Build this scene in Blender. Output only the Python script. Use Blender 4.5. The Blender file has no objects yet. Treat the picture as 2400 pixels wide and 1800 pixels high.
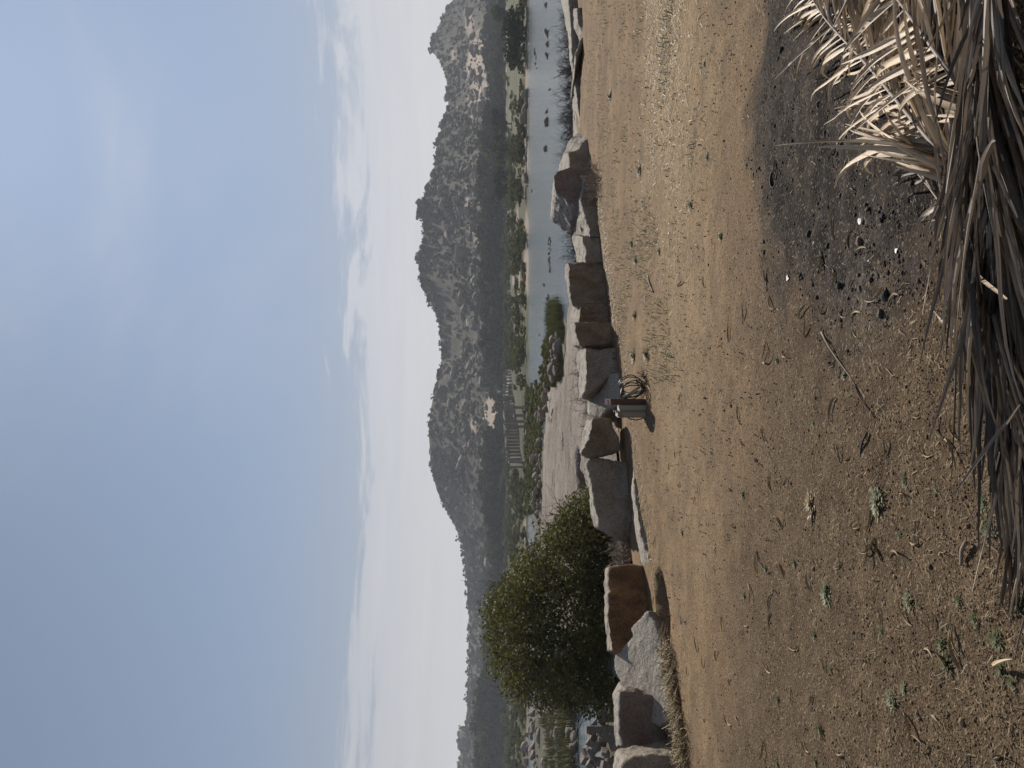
import bpy, bmesh, math, random
import numpy as np
from mathutils import Vector, Matrix, Quaternion
R = math.radians
random.seed(7)
rng = np.random.default_rng(7)
scene = bpy.context.scene
COL = scene.collection

# ------------------------------------------------------------------ camera
# The photograph is a portrait picture lying on its side: world "up" points to the left edge.
F, HZ, H = 1803.0, 1190.0, 1.6          # focal length (px of 2400), horizon column, eye height
cam_d = bpy.data.cameras.new('camera')
cam = bpy.data.objects.new('camera', cam_d)
COL.objects.link(cam)
cam.matrix_world = Matrix(((0, 1, 0, 0), (0, 0, -1, 0), (-1, 0, 0, H), (0, 0, 0, 1)))
cam_d.sensor_width = 36
cam_d.lens = F / 2400 * 36
cam_d.shift_x = 10 / 2400
cam_d.clip_start, cam_d.clip_end = 0.05, 6000
scene.camera = cam

# ------------------------------------------------------------------ light, sky, exposure
AZ, EL = R(20), R(36)
SUN = Vector((math.sin(AZ) * math.cos(EL), math.cos(AZ) * math.cos(EL), math.sin(EL)))
sun_d = bpy.data.lights.new('sun', 'SUN')
sun_d.energy, sun_d.angle, sun_d.color = 5.0, R(0.5), (1.0, 0.93, 0.83)
sun = bpy.data.objects.new('sun', sun_d)
sun.rotation_euler = SUN.to_track_quat('Z', 'Y').to_euler()
COL.objects.link(sun)
SKY_STRENGTH = 0.098
scene.view_settings.view_transform = 'Standard'
scene.view_settings.look = 'None'
scene.view_settings.exposure = 0.35
scene.view_settings.gamma = 1
scene.view_settings.use_curve_mapping = False
scene.render.engine = 'CYCLES'
cy = scene.cycles
cy.use_denoising = True
cy.max_bounces, cy.diffuse_bounces, cy.glossy_bounces = 5, 3, 3
cy.transmission_bounces, cy.transparent_max_bounces, cy.volume_bounces = 3, 4, 0
cy.caustics_reflective = cy.caustics_refractive = False


class NT:
    """small helper to write node trees"""
    def __init__(self, tree):
        self.t = tree
        tree.nodes.clear()

    def n(self, kind, props=None, **inp):
        nd = self.t.nodes.new(kind)
        for k, v in (props or {}).items():
            setattr(nd, k, v)
        for k, v in inp.items():
            self.set(nd, k.replace('_', ' '), v)
        return nd

    def set(self, nd, key, v):
        s = nd.inputs[int(key)] if key.isdigit() else nd.inputs[key]
        if isinstance(v, bpy.types.NodeSocket):
            self.t.links.new(v, s)
        else:
            if hasattr(s, 'default_value'):
                if hasattr(s.default_value, '__len__') and not hasattr(v, '__len__'):
                    v = [v] * len(s.default_value)
                if hasattr(s.default_value, '__len__') and len(s.default_value) == 4 and len(v) == 3:
                    v = (*v, 1)
            s.default_value = v

    def math(self, op, a, b=0.0, c=None, clamp=False):
        nd = self.t.nodes.new('ShaderNodeMath')
        nd.operation = op
        nd.use_clamp = clamp
        self.set(nd, '0', a)
        self.set(nd, '1', b)
        if c is not None:
            self.set(nd, '2', c)
        return nd.outputs[0]

    def mix(self, fac, a, b, blend='MIX'):
        nd = self.t.nodes.new('ShaderNodeMix')
        nd.data_type = 'RGBA'
        nd.blend_type = blend
        nd.clamp_factor = True
        self.set(nd, '0', fac)
        self.set(nd, '6', a)
        self.set(nd, '7', b)
        return nd.outputs[2]

    def noise(self, vec, scale, detail=4, rough=0.55, dist=0.0):
        nd = self.t.nodes.new('ShaderNodeTexNoise')
        if vec is not None:
            self.set(nd, 'Vector', vec)
        nd.inputs['Scale'].default_value = scale
        nd.inputs['Detail'].default_value = detail
        nd.inputs['Roughness'].default_value = rough
        nd.inputs['Distortion'].default_value = dist
        return nd.outputs['Fac']

    def ramp(self, fac, lo, hi):
        nd = self.t.nodes.new('ShaderNodeMapRange')
        nd.interpolation_type = 'SMOOTHSTEP'
        self.set(nd, 'Value', fac)
        nd.inputs['From Min'].default_value = lo
        nd.inputs['From Max'].default_value = hi
        return nd.outputs['Result']

    def scalevec(self, vec, s):
        nd = self.t.nodes.new('ShaderNodeMapping')
        self.set(nd, 'Vector', vec)
        nd.inputs['Scale'].default_value = s
        return nd.outputs['Vector']


world = bpy.data.worlds.new('World')
scene.world = world
world.use_nodes = True
w = NT(world.node_tree)
sky = w.n('ShaderNodeTexSky', dict(sky_type='NISHITA', sun_disc=False, sun_elevation=EL, sun_rotation=AZ,
                                  altitude=300, air_density=1.15, dust_density=0.5, ozone_density=1.4))
tc = w.n('ShaderNodeTexCoord').outputs['Generated']
sep = w.n('ShaderNodeSeparateXYZ', Vector=tc)
zz = sep.outputs['Z']
# gnomonic-like coordinates for flat cloud layers
den = w.math('MAXIMUM', w.math('ADD', zz, 0.10), 0.03)
cx = w.math('DIVIDE', sep.outputs['X'], den)
cyv = w.math('DIVIDE', sep.outputs['Y'], den)
cvec = w.n('ShaderNodeCombineXYZ', X=cx, Y=cyv, Z=0.0).outputs[0]
lum0 = w.n('ShaderNodeRGBToBW', Color=sky.outputs[0]).outputs[0]
soft = w.math('DIVIDE', 1.0, w.math('ADD', 1.0, w.math('MULTIPLY', lum0, 1 / 7.0)))      # soft shoulder round the sun, as the phone exposed it
skyc = w.n('ShaderNodeVectorMath', dict(operation='SCALE'))
w.t.links.new(sky.outputs[0], skyc.inputs[0]); w.t.links.new(soft, skyc.inputs['Scale'])
skyc = skyc.outputs[0]
l1 = w.n('ShaderNodeRGBToBW', Color=skyc).outputs[0]
zup = w.n('ShaderNodeSeparateXYZ', Vector=w.n('ShaderNodeTexCoord').outputs['Generated']).outputs['Z']
tint = w.mix(w.ramp(zup, 0.0, 0.36), (1.0, 0.998, 0.985), (0.76, 0.995, 1.42))
skyc = w.mix(0.88, skyc, w.n('ShaderNodeVectorMath', dict(operation='SCALE'), **{'0': tint, 'Scale': l1}).outputs[0])
# low bank of thin cloud near the horizon, ragged on top
azv = w.n('ShaderNodeCombineXYZ', X=w.math('MULTIPLY', sep.outputs['X'], 1.0), Y=sep.outputs['Y'], Z=w.math('MULTIPLY', zz, 7.0)).outputs[0]
edge = w.noise(azv, 3.0, 9, 0.66, 0.7)
bank = w.ramp(w.math('SUBTRACT', w.math('ADD', 0.055, w.math('MULTIPLY', edge, 0.31)), zz), 0.0, 0.035)
tex = w.noise(w.scalevec(azv, (1, 1, 1.6)), 6.0, 6, 0.6, 0.5)
bankf = w.math('MULTIPLY', bank, w.math('ADD', 0.45, w.math('MULTIPLY', tex, 0.55)))
# small wind-torn puffs
puff = w.ramp(w.noise(w.scalevec(cvec, (0.8, 1.3, 1)), 1.15, 7, 0.62, 0.25), 0.61, 0.74)
pband = w.math('MULTIPLY', w.ramp(zz, 0.16, 0.22), w.ramp(zz, 0.50, 0.38))
pufff = w.math('MULTIPLY', w.math('MULTIPLY', puff, pband), 0.6)
# high thin veil
veil = w.ramp(w.noise(w.scalevec(cvec, (1.0, 0.6, 1)), 0.95, 7, 0.55, 0.6), 0.44, 0.74)
veilf = w.math('MULTIPLY', w.math('MULTIPLY', veil, w.ramp(w.n('ShaderNodeVectorMath', dict(operation='DOT_PRODUCT'), **{'0': tc, '1': tuple(SUN)}).outputs['Value'], 0.87, 0.985)), 0.62)
cf = w.math('MAXIMUM', w.math('MAXIMUM', bankf, pufff), veilf)
lum = w.n('ShaderNodeRGBToBW', Color=skyc).outputs[0]
cloudc = w.mix(0.80, skyc, w.n('ShaderNodeCombineColor', Red=w.math('MULTIPLY', lum, 1.18), Green=w.math('MULTIPLY', lum, 1.16), Blue=w.math('MULTIPLY', lum, 1.18)).outputs[0])
cloudb = w.mix(1.0, cloudc, (1.28, 1.28, 1.28), 'MULTIPLY')
hz_mix = w.mix(cf, skyc, cloudb)
bg = w.n('ShaderNodeBackground', Color=hz_mix, Strength=SKY_STRENGTH)
wo = w.n('ShaderNodeOutputWorld')
w.t.links.new(bg.outputs[0], wo.inputs['Surface'])


# ------------------------------------------------------------------ geometry helpers
def pix(x, y, d):
    """point seen at photo pixel (x, y) at distance d along the view"""
    return Vector(((900 - y) / F * d, d, H - (x - HZ) / F * d))


def gnd(x, y, z=0.0):
    return pix(x, y, (H - z) * F / (x - HZ))


def tag(o, label=None, cat=None, group=None, kind=None):
    if label: o['label'] = label
    if cat: o['category'] = cat
    if group: o['group'] = group
    if kind or cat: o['kind'] = kind or 'thing'
    return o


def mesh_np(name, V, Fc, mats, smooth=False, mat_idx=None):
    """V (n,3) array, Fc list/array of faces all of one size or list of tuples"""
    me = bpy.data.meshes.new(name)
    V = np.asarray(V, dtype=np.float32)
    if isinstance(Fc, np.ndarray):
        k = Fc.shape[1]
        me.vertices.add(len(V))
        me.vertices.foreach_set('co', V.ravel())
        me.loops.add(Fc.size)
        me.loops.foreach_set('vertex_index', Fc.astype(np.int32).ravel())
        me.polygons.add(len(Fc))
        me.polygons.foreach_set('loop_start', np.arange(0, Fc.size, k, dtype=np.int32))
        me.update(calc_edges=True)
    else:
        me.from_pydata(V.tolist(), [], Fc)
        me.update()
    for m in (mats if isinstance(mats, (list, tuple)) else [mats]):
        me.materials.append(m)
    if mat_idx is not None:
        me.polygons.foreach_set('material_index', np.asarray(mat_idx, dtype=np.int32))
    if smooth:
        me.polygons.foreach_set('use_smooth', np.ones(len(me.polygons), dtype=bool))
    return me


def link(name, me, parent=None, loc=(0, 0, 0), rot=(0, 0, 0), scale=(1, 1, 1)):
    o = bpy.data.objects.new(name, me)
    COL.objects.link(o)
    o.location, o.rotation_euler, o.scale = loc, rot, scale
    if parent: o.parent = parent
    return o


def empty(name, loc=(0, 0, 0), rot=(0, 0, 0)):
    o = bpy.data.objects.new(name, None)
    COL.objects.link(o)
    o.location, o.rotation_euler = loc, rot
    o.empty_display_size = 0.1
    return o


def _hash(ix, iy, iz, seed):
    h = (ix.astype(np.int64) * 374761393 + iy.astype(np.int64) * 668265263 + iz.astype(np.int64) * 2147483647 + seed * 974634617) & 0xffffffff
    h = ((h ^ (h >> 13)) * 1274126177) & 0xffffffff
    h = (h ^ (h >> 16)) & 0xffff
    return h / 32767.5 - 1.0


def vnoise(P, scale=1.0, seed=0):
    P = np.asarray(P, dtype=np.float64) * scale + 1000.37
    i = np.floor(P).astype(np.int64)
    f = P - i
    f = f * f * (3 - 2 * f)
    out = 0
    for dx in (0, 1):
        for dy in (0, 1):
            for dz in (0, 1):
                wgt = (f[:, 0] if dx else 1 - f[:, 0]) * (f[:, 1] if dy else 1 - f[:, 1]) * (f[:, 2] if dz else 1 - f[:, 2])
                out = out + wgt * _hash(i[:, 0] + dx, i[:, 1] + dy, i[:, 2] + dz, seed)
    return out


def fbm(P, scale=1.0, octv=4, seed=0, gain=0.5):
    a, s, o = 1.0, scale, 0
    for k in range(octv):
        o = o + a * vnoise(P, s, seed + k * 17)
        a *= gain
        s *= 2.03
    return o


def grid_faces(nu, nv):
    a = np.arange(nu * nv).reshape(nu, nv)
    return np.stack([a[:-1, :-1], a[1:, :-1], a[1:, 1:], a[:-1, 1:]], -1).reshape(-1, 4)


def add_attr(me, name, vals):
    at = me.attributes.new(name, 'FLOAT', 'POINT')
    at.data.foreach_set('value', np.asarray(vals, dtype=np.float32))


def sstep(a, b, x):
    t = np.clip((x - a) / (b - a), 0, 1)
    return t * t * (3 - 2 * t)


class MB:
    """collects boxes, tubes, strips into one mesh"""
    def __init__(self):
        self.v, self.f, self.m = [], [], []

    def add(self, vs, fs, mi=0):
        b = len(self.v)
        self.v += [tuple(p) for p in vs]
        self.f += [tuple(b + i for i in f) for f in fs]
        self.m += [mi] * len(fs)

    def box(self, c, s, rot=None, mi=0, taper=1.0, jit=0.0):
        vs = []
        for dz in (-.5, .5):
            for dx, dy in ((-.5, -.5), (.5, -.5), (.5, .5), (-.5, .5)):
                k = taper if dz > 0 else 1
                p = Vector((dx * s[0] * k, dy * s[1] * k, dz * s[2]))
                if jit: p += Vector((random.uniform(-jit, jit), random.uniform(-jit, jit), random.uniform(-jit, jit)))
                if rot: p = rot @ p
                vs.append(p + Vector(c))
        self.add(vs, [(3, 2, 1, 0), (4, 5, 6, 7), (0, 1, 5, 4), (1, 2, 6, 5), (2, 3, 7, 6), (3, 0, 4, 7)], mi)

    def tube(self, pts, rad, n=5, mi=0, cap=True, flat=1.0):
        pts = [Vector(p) for p in pts]
        rad = rad if hasattr(rad, '__len__') else [rad] * len(pts)
        vs, fs = [], []
        prev = None
        for i, p in enumerate(pts):
            t = (pts[min(i + 1, len(pts) - 1)] - pts[max(i - 1, 0)]).normalized()
            if prev is None:
                a = t.cross(Vector((0, 0, 1)))
                if a.length < 1e-3: a = t.cross(Vector((1, 0, 0)))
            else:
                a = prev - t * prev.dot(t)
            a.normalize()
            prev = a
            b = t.cross(a)
            for k in range(n):
                q = 2 * math.pi * k / n
                vs.append(p + (a * math.cos(q) + b * math.sin(q) * flat) * rad[i])
        for i in range(len(pts) - 1):
            for k in range(n):
                fs.append((i * n + k, i * n + (k + 1) % n, (i + 1) * n + (k + 1) % n, (i + 1) * n + k))
        if cap:
            fs.append(tuple(range(n))[::-1])
            fs.append(tuple((len(pts) - 1) * n + k for k in range(n)))
        self.add(vs, fs, mi)

    def mesh(self, name, mats, smooth=False):
        return mesh_np(name, self.v, self.f, mats, smooth, self.m if isinstance(mats, (list, tuple)) and len(mats) > 1 else None)


# ------------------------------------------------------------------ materials
def material(name):
    m = bpy.data.materials.new(name)
    m.use_nodes = True
    return m, NT(m.node_tree)


def finish(nt, color, rough=0.85, bump=None, bdist=0.02, bstr=0.6, spec=0.25, extra=None):
    b = nt.n('ShaderNodeBsdfPrincipled')
    nt.set(b, 'Base Color', color)
    nt.set(b, 'Roughness', rough)
    nt.set(b, 'Specular IOR Level', spec)
    if bump is not None:
        bn = nt.n('ShaderNodeBump', Height=bump)
        bn.inputs['Distance'].default_value = bdist
        bn.inputs['Strength'].default_value = bstr
        nt.t.links.new(bn.outputs[0], b.inputs['Normal'])
    out = nt.n('ShaderNodeOutputMaterial')
    sh = b.outputs[0]
    if extra is not None:
        mx = nt.n('ShaderNodeMixShader')
        mx.inputs[0].default_value = extra[1]
        nt.t.links.new(sh, mx.inputs[1])
        nt.t.links.new(extra[0], mx.inputs[2])
        sh = mx.outputs[0]
    nt.t.links.new(sh, out.inputs['Surface'])
    return b


def coord(nt, which='Object'):
    return nt.n('ShaderNodeTexCoord').outputs[which]


def rock_mat(name, light, dark, stain=None, stain_amt=0.5, s=1.0, bump=0.02, speck=0.5, rnd=0.0, top=None):
    m, nt = material(name)
    P = coord(nt)
    big = nt.noise(P, 1.3 * s, 5, 0.6, 0.4)
    c = nt.mix(nt.ramp(big, 0.32, 0.68), dark, light)
    if stain:
        st = nt.noise(P, 2.1 * s, 6, 0.65, 1.2)
        c = nt.mix(nt.math('MULTIPLY', nt.ramp(st, 0.62 - stain_amt * .35, 0.72), min(1, stain_amt + .25)), c, stain)
    if top:       # paler colour on upward faces, brown split faces
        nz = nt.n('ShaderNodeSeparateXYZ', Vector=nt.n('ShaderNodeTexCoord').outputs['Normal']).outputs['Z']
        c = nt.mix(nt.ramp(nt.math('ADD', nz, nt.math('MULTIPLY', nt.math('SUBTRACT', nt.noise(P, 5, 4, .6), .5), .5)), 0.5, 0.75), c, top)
    g1 = nt.noise(P, 38 * s, 3, 0.7)
    g2 = nt.noise(P, 90 * s, 2, 0.7)
    sp = nt.math('ADD', nt.math('MULTIPLY', g1, 0.55), nt.math('MULTIPLY', g2, 0.45))
    lo = 1 - speck * 0.65
    c = nt.mix(nt.ramp(sp, 0.36, 0.64), nt.mix(1.0, c, (lo, lo, lo), 'MULTIPLY'), nt.mix(1.0, c, (1 + speck * .45,) * 3, 'MULTIPLY'))
    if rnd:
        r = nt.n('ShaderNodeObjectInfo').outputs['Random']
        c = nt.mix(nt.math('MULTIPLY', r, rnd), c, dark)
    b1 = nt.noise(P, 9 * s, 8, 0.72)
    b2 = nt.noise(P, 30 * s, 4, 0.7)
    hgt = nt.math('ADD', b1, nt.math('ADD', nt.math('MULTIPLY', b2, 0.5), nt.math('MULTIPLY', sp, 0.3)))
    finish(nt, c, 0.9, hgt, bump * 1.25 / s, 0.9, 0.2)
    return m


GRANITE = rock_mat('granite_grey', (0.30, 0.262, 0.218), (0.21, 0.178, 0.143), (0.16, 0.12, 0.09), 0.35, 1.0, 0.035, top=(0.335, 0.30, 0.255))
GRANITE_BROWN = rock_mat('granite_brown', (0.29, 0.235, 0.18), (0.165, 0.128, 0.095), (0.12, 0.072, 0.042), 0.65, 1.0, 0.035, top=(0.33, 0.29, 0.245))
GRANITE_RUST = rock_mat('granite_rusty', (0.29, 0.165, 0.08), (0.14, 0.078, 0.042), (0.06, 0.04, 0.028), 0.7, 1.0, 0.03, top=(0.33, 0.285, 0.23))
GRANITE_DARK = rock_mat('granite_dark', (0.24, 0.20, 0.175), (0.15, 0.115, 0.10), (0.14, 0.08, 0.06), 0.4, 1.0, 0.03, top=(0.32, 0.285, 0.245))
SLABROCK = rock_mat('bedrock_pink', (0.30, 0.255, 0.215), (0.225, 0.187, 0.158), (0.15, 0.118, 0.098), 0.5, 0.28, 0.06, 0.4)
RIVERROCK = rock_mat('river_rock', (0.33, 0.275, 0.235), (0.21, 0.17, 0.145), (0.09, 0.075, 0.065), 0.4, 0.5, 0.04, 0.35, 0.8)
HILLROCK = rock_mat('hill_rock', (0.265, 0.21, 0.16), (0.145, 0.115, 0.088), (0.10, 0.085, 0.075), 0.45, 0.11, 0.05, 0.25, 0.7)
RUINROCK = rock_mat('ruin_stone', (0.30, 0.265, 0.23), (0.19, 0.165, 0.145), (0.11, 0.09, 0.075), 0.4, 0.5, 0.04, 0.35, 0.6)


def plain(name, col, rough=0.8, var=0.3, scale=8, spec=0.3, rnd=0.25, metallic=0.0):
    m, nt = material(name)
    P = coord(nt)
    n = nt.noise(P, scale, 5, 0.6)
    c = nt.mix(n, tuple(k * (1 - var) for k in col), tuple(min(1, k * (1 + var)) for k in col))
    r = nt.n('ShaderNodeObjectInfo').outputs['Random']
    c = nt.mix(nt.math('MULTIPLY', r, rnd), c, tuple(k * 0.55 for k in col))
    b = finish(nt, c, rough, n, 0.004, 0.4, spec)
    b.inputs['Metallic'].default_value = metallic
    return m


def leaf_mat(name, a, b, transl=0.3, rnd=0.6, scale=1.5, rough=0.6, spec=0.2):
    m, nt = material(name)
    P = coord(nt)
    n = nt.ramp(nt.noise(P, scale, 3, 0.6), 0.35, 0.65)
    isl = nt.n('ShaderNodeNewGeometry').outputs['Random Per Island']
    f = nt.math('ADD', nt.math('MULTIPLY', n, 0.45), nt.math('MULTIPLY', isl, 0.55))
    c = nt.mix(f, a, b)
    r = nt.n('ShaderNodeObjectInfo').outputs['Random']
    c = nt.mix(nt.math('MULTIPLY', r, rnd), c, tuple(k * 0.62 for k in a))
    tr = nt.n('ShaderNodeBsdfTranslucent')
    nt.set(tr, 'Color', nt.mix(1.0, c, (1.3, 1.35, 0.8), 'MULTIPLY'))
    finish(nt, c, rough, spec=spec, extra=(tr.outputs[0], transl))
    return m


BUSHLEAF = leaf_mat('bush_leaf', (0.032, 0.037, 0.016), (0.15, 0.141, 0.058), 0.22, 0.0, 1.3, 0.7, 0.15)
FARLEAF = leaf_mat('far_leaf', (0.045, 0.055, 0.024), (0.105, 0.108, 0.044), 0.15, 0.5, 0.2, 1.0, 0.0)
FARLEAF_DARK = leaf_mat('far_leaf_dark', (0.028, 0.036, 0.02), (0.062, 0.068, 0.033), 0.12, 0.4, 0.2, 1.0, 0.0)
SCRUB = leaf_mat('scrub_leaf', (0.066, 0.070, 0.030), (0.15, 0.142, 0.065), 0.18, 0.5, 0.2, 1.0, 0.0)
REED = leaf_mat('reed_blade', (0.055, 0.056, 0.022), (0.14, 0.128, 0.052), 0.1, 0.2, 0.6)
WEED = leaf_mat('weed_leaf', (0.068, 0.08, 0.036), (0.19, 0.198, 0.10), 0.2, 0.4, 20)
WEEDPALE = leaf_mat('weed_pale_leaf', (0.13, 0.14, 0.08), (0.28, 0.27, 0.17), 0.15, 0.4, 20)
STRAW = leaf_mat('straw', (0.15, 0.108, 0.06), (0.38, 0.295, 0.175), 0.03, 0.4, 12)
BARK = plain('bark', (0.085, 0.068, 0.055), 0.9, 0.4, 14)
TWIG = plain('dry_twig', (0.075, 0.056, 0.046), 0.9, 0.35, 6)
TWIGPALE = plain('pale_twig', (0.24, 0.19, 0.14), 0.85, 0.3, 9)
CHAR = plain('charcoal', (0.022, 0.021, 0.021), 0.8, 0.4, 25)
WHITE = plain('white_scrap', (0.72, 0.70, 0.66), 0.7, 0.1, 10, rnd=0.1)


# ------------------------------------------------------------------ the setting: yard
WP0 = np.array([-3.4, 7.25])                       # line along which the stone kerb stands
WU = np.array([8.7, 8.5]); WU = WU / np.linalg.norm(WU)
WN = np.array([-WU[1], WU[0]])


def wall_s(X, Y):
    s1 = (X - WP0[0]) * WN[0] + (Y - WP0[1]) * WN[1]
    return np.maximum(s1, (X - 5.3) * -0.475 + (Y - 16.3) * 0.88)


def wall_u(X, Y):
    return (X - WP0[0]) * WU[0] + (Y - WP0[1]) * WU[1]


PIT = gnd(1556, 1428)


def yard_z(X, Y):
    P = np.stack([X, Y, np.zeros_like(X)], -1)
    z = 0.022 * fbm(P, 0.5, 3, 3) + 0.010 * fbm(P, 2.4, 3, 5) + 0.008 * fbm(P, 9, 3, 9)
    z = z * (1 - sstep(0.0, 0.6, wall_s(X, Y)) * 0.5)
    s = wall_s(X, Y)
    z = z - 1.25 * sstep(0.9, 4.5, s) - 0.75 * sstep(5, 14, s) - 1.6 * sstep(12, 30, s)
    u = (X - PIT[0]) * WU[0] + (Y - PIT[1]) * WU[1]
    v = (X - PIT[0]) * WN[0] + (Y - PIT[1]) * WN[1]
    z = z - 0.42 * sstep(1.1, 0.8, np.sqrt((u / 0.40) ** 2 + (v / 0.26) ** 2))
    return z


def ash_mask(X, Y):
    P = np.stack([X, Y, np.zeros_like(X)], -1)
    q1 = np.sqrt(((X - 1.75) / 1.35) ** 2 + ((Y - 4.15) / 0.75) ** 2)
    q2 = np.sqrt(((X - 0.95) / 0.75) ** 2 + ((Y - 3.6) / 0.95) ** 2)
    return sstep(1.28, 0.68, np.minimum(q1, q2) + 0.26 * fbm(P, 1.6, 4, 21) + 0.20 * fbm(P, 6, 4, 22))


def axis(lo, hi, c, n, p=2.0):
    t = np.linspace(-1, 1, n)
    q = np.sign(t) * np.abs(t) ** p
    return np.where(q < 0, c + q * (c - lo), c + q * (hi - c))


yd = np.concatenate([np.linspace(-14, 1.2, 24)[:-1], 1.2 * (58 / 1.2) ** np.linspace(0, 1, 420)])
xt = np.linspace(-1, 1, 330)
XX = np.empty((len(xt), len(yd)))
for j, d in enumerate(yd):
    half = max(6.0, 1.5 * abs(d) + 2.5)
    XX[:, j] = xt * half * (0.35 + 0.65 * np.abs(xt))
YY = np.tile(yd, (len(xt), 1))
ZZ = yard_z(XX.ravel(), YY.ravel())
ash = ash_mask(XX.ravel(), YY.ravel())
Pn = np.stack([XX.ravel(), YY.ravel(), ZZ * 0], -1)
ZZ = ZZ + ash * (0.016 * np.abs(fbm(Pn, 9, 3, 31)) + 0.006 * fbm(Pn, 30, 2, 33))
me = mesh_np('ground', np.stack([XX.ravel(), YY.ravel(), ZZ], -1), grid_faces(len(xt), len(yd)), [], True)
add_attr(me, 'ash', ash)
Xr, Yr = XX.ravel(), YY.ravel()
add_attr(me, 'gravel', sstep(6.4, 3.9, Yr + 0.75 * fbm(Pn, 0.55, 3, 41) + 0.12 * Xr))  # gravelly soil, with the foreground's darker tone put into its colour
pa_ = gnd(2025, 668)
add_attr(me, 'palegrey', np.clip(1.3 * np.exp(-((Xr - pa_.x) / .30) ** 2 - ((Yr - pa_.y) / .33) ** 2) + .45 * fbm(Pn, 5, 4, 51) - .1, 0, 1) * np.exp(-((Xr - pa_.x) / .5) ** 2 - ((Yr - pa_.y) / .5) ** 2))
strawm = np.exp(-((Xr - 3.9) / 2.0) ** 2 - ((Yr - 7.9) / 1.2) ** 2) + 0.7 * np.exp(-((Xr - 1.6) / 2.2) ** 2 - ((Yr - 7.2) / 1.0) ** 2)
add_attr(me, 'straw', np.clip(strawm, 0, 1))
add_attr(me, 'slope', sstep(0.8, 3.0, wall_s(Xr, Yr)))

m, nt = material('yard_soil')
P = coord(nt)
A = lambda n: nt.n('ShaderNodeAttribute', dict(attribute_name=n)).outputs['Fac']
n1 = nt.noise(P, 0.9, 5, 0.6)
n2 = nt.noise(P, 5.0, 5, 0.65)
sandc = nt.mix(nt.ramp(n1, 0.3, 0.7), (0.196, 0.130, 0.074), (0.264, 0.184, 0.109))
sandc = nt.mix(nt.math('MULTIPLY', nt.ramp(n2, 0.5, 0.75), 0.55), sandc, (0.165, 0.115, 0.07))
n3 = nt.noise(P, 2.2, 6, 0.7, 0.8)
sandc = nt.mix(nt.math('MULTIPLY', nt.ramp(n3, 0.42, 0.66), 0.68), sandc, (0.125, 0.092, 0.06))
near_soilc = nt.mix(nt.ramp(n2, 0.3, 0.7), (0.074, 0.051, 0.032), (0.126, 0.088, 0.054))
gf = nt.math('ADD', A('gravel'), nt.math('MULTIPLY', nt.math('SUBTRACT', n2, 0.5), 0.8), clamp=True)
c = nt.mix(gf, sandc, near_soilc)
stf = nt.math('MULTIPLY', A('straw'), nt.ramp(nt.noise(nt.scalevec(P, (1, 1.6, 1)), 16, 4, 0.7), 0.38, 0.62))
c = nt.mix(nt.math('MULTIPLY', stf, 0.8), c, (0.36, 0.275, 0.165))
ashc = nt.mix(nt.ramp(nt.noise(P, 5, 6, 0.7), 0.35, 0.75), (0.012, 0.010, 0.0095), (0.058, 0.048, 0.045))
ashc = nt.mix(nt.math('MULTIPLY', nt.ramp(nt.noise(P, 3.1, 6, 0.7), 0.5, 0.7), 0.6), ashc, (0.075, 0.055, 0.038))
c = nt.mix(A('ash'), c, ashc)
c = nt.mix(nt.math('MULTIPLY', A('palegrey'), nt.math('MULTIPLY', nt.ramp(nt.noise(P, 14, 6, 0.75), 0.40, 0.62), .7)), c, (0.118, 0.101, 0.090))
c = nt.mix(A('slope'), c, nt.mix(n2, (0.12, 0.10, 0.075), (0.25, 0.205, 0.155)))
g1 = nt.noise(P, 62, 2, 0.8)
g2 = nt.noise(P, 150, 2, 0.8)
vor = nt.n('ShaderNodeTexVoronoi', Vector=P)
vor.inputs['Scale'].default_value = 95
vorc = nt.n('ShaderNodeSeparateColor', Color=vor.outputs['Color']).outputs[0]
gr = nt.math('ADD', nt.math('MULTIPLY', g1, 0.5), nt.math('MULTIPLY', g2, 0.5))
c = nt.mix(nt.ramp(gr, 0.34, 0.66), nt.mix(1.0, c, (0.55, 0.53, 0.52), 'MULTIPLY'), nt.mix(1.0, c, (1.30, 1.30, 1.28), 'MULTIPLY'))
spk = nt.noise(P, 34, 3, 0.75)
c = nt.mix(nt.math('MULTIPLY', nt.ramp(spk, 0.57, 0.66), nt.math('SUBTRACT', 0.62, nt.math('MULTIPLY', gf, 0.35))), c, (0.085, 0.06, 0.036))
bright = nt.math('MULTIPLY', nt.ramp(vorc, 0.88, 0.95), nt.math('ADD', 0.05, nt.math('MULTIPLY', gf, 0.15)))
c = nt.mix(bright, c, (0.52, 0.42, 0.29))
dark = nt.math('MULTIPLY', nt.ramp(vorc, 0.16, 0.07), 0.55)
c = nt.mix(dark, c, (0.06, 0.047, 0.036))
hh = nt.math('ADD', nt.math('MULTIPLY', nt.noise(P, 18, 5, 0.7), 0.7), nt.math('ADD', nt.math('MULTIPLY', gr, 0.55), nt.math('MULTIPLY', vor.outputs['Distance'], 0.25)))
finish(nt, c, 0.95, hh, 0.022, 0.7, 0.1)
me.materials.append(m)
tag(link('ground', me), kind='structure')

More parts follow.
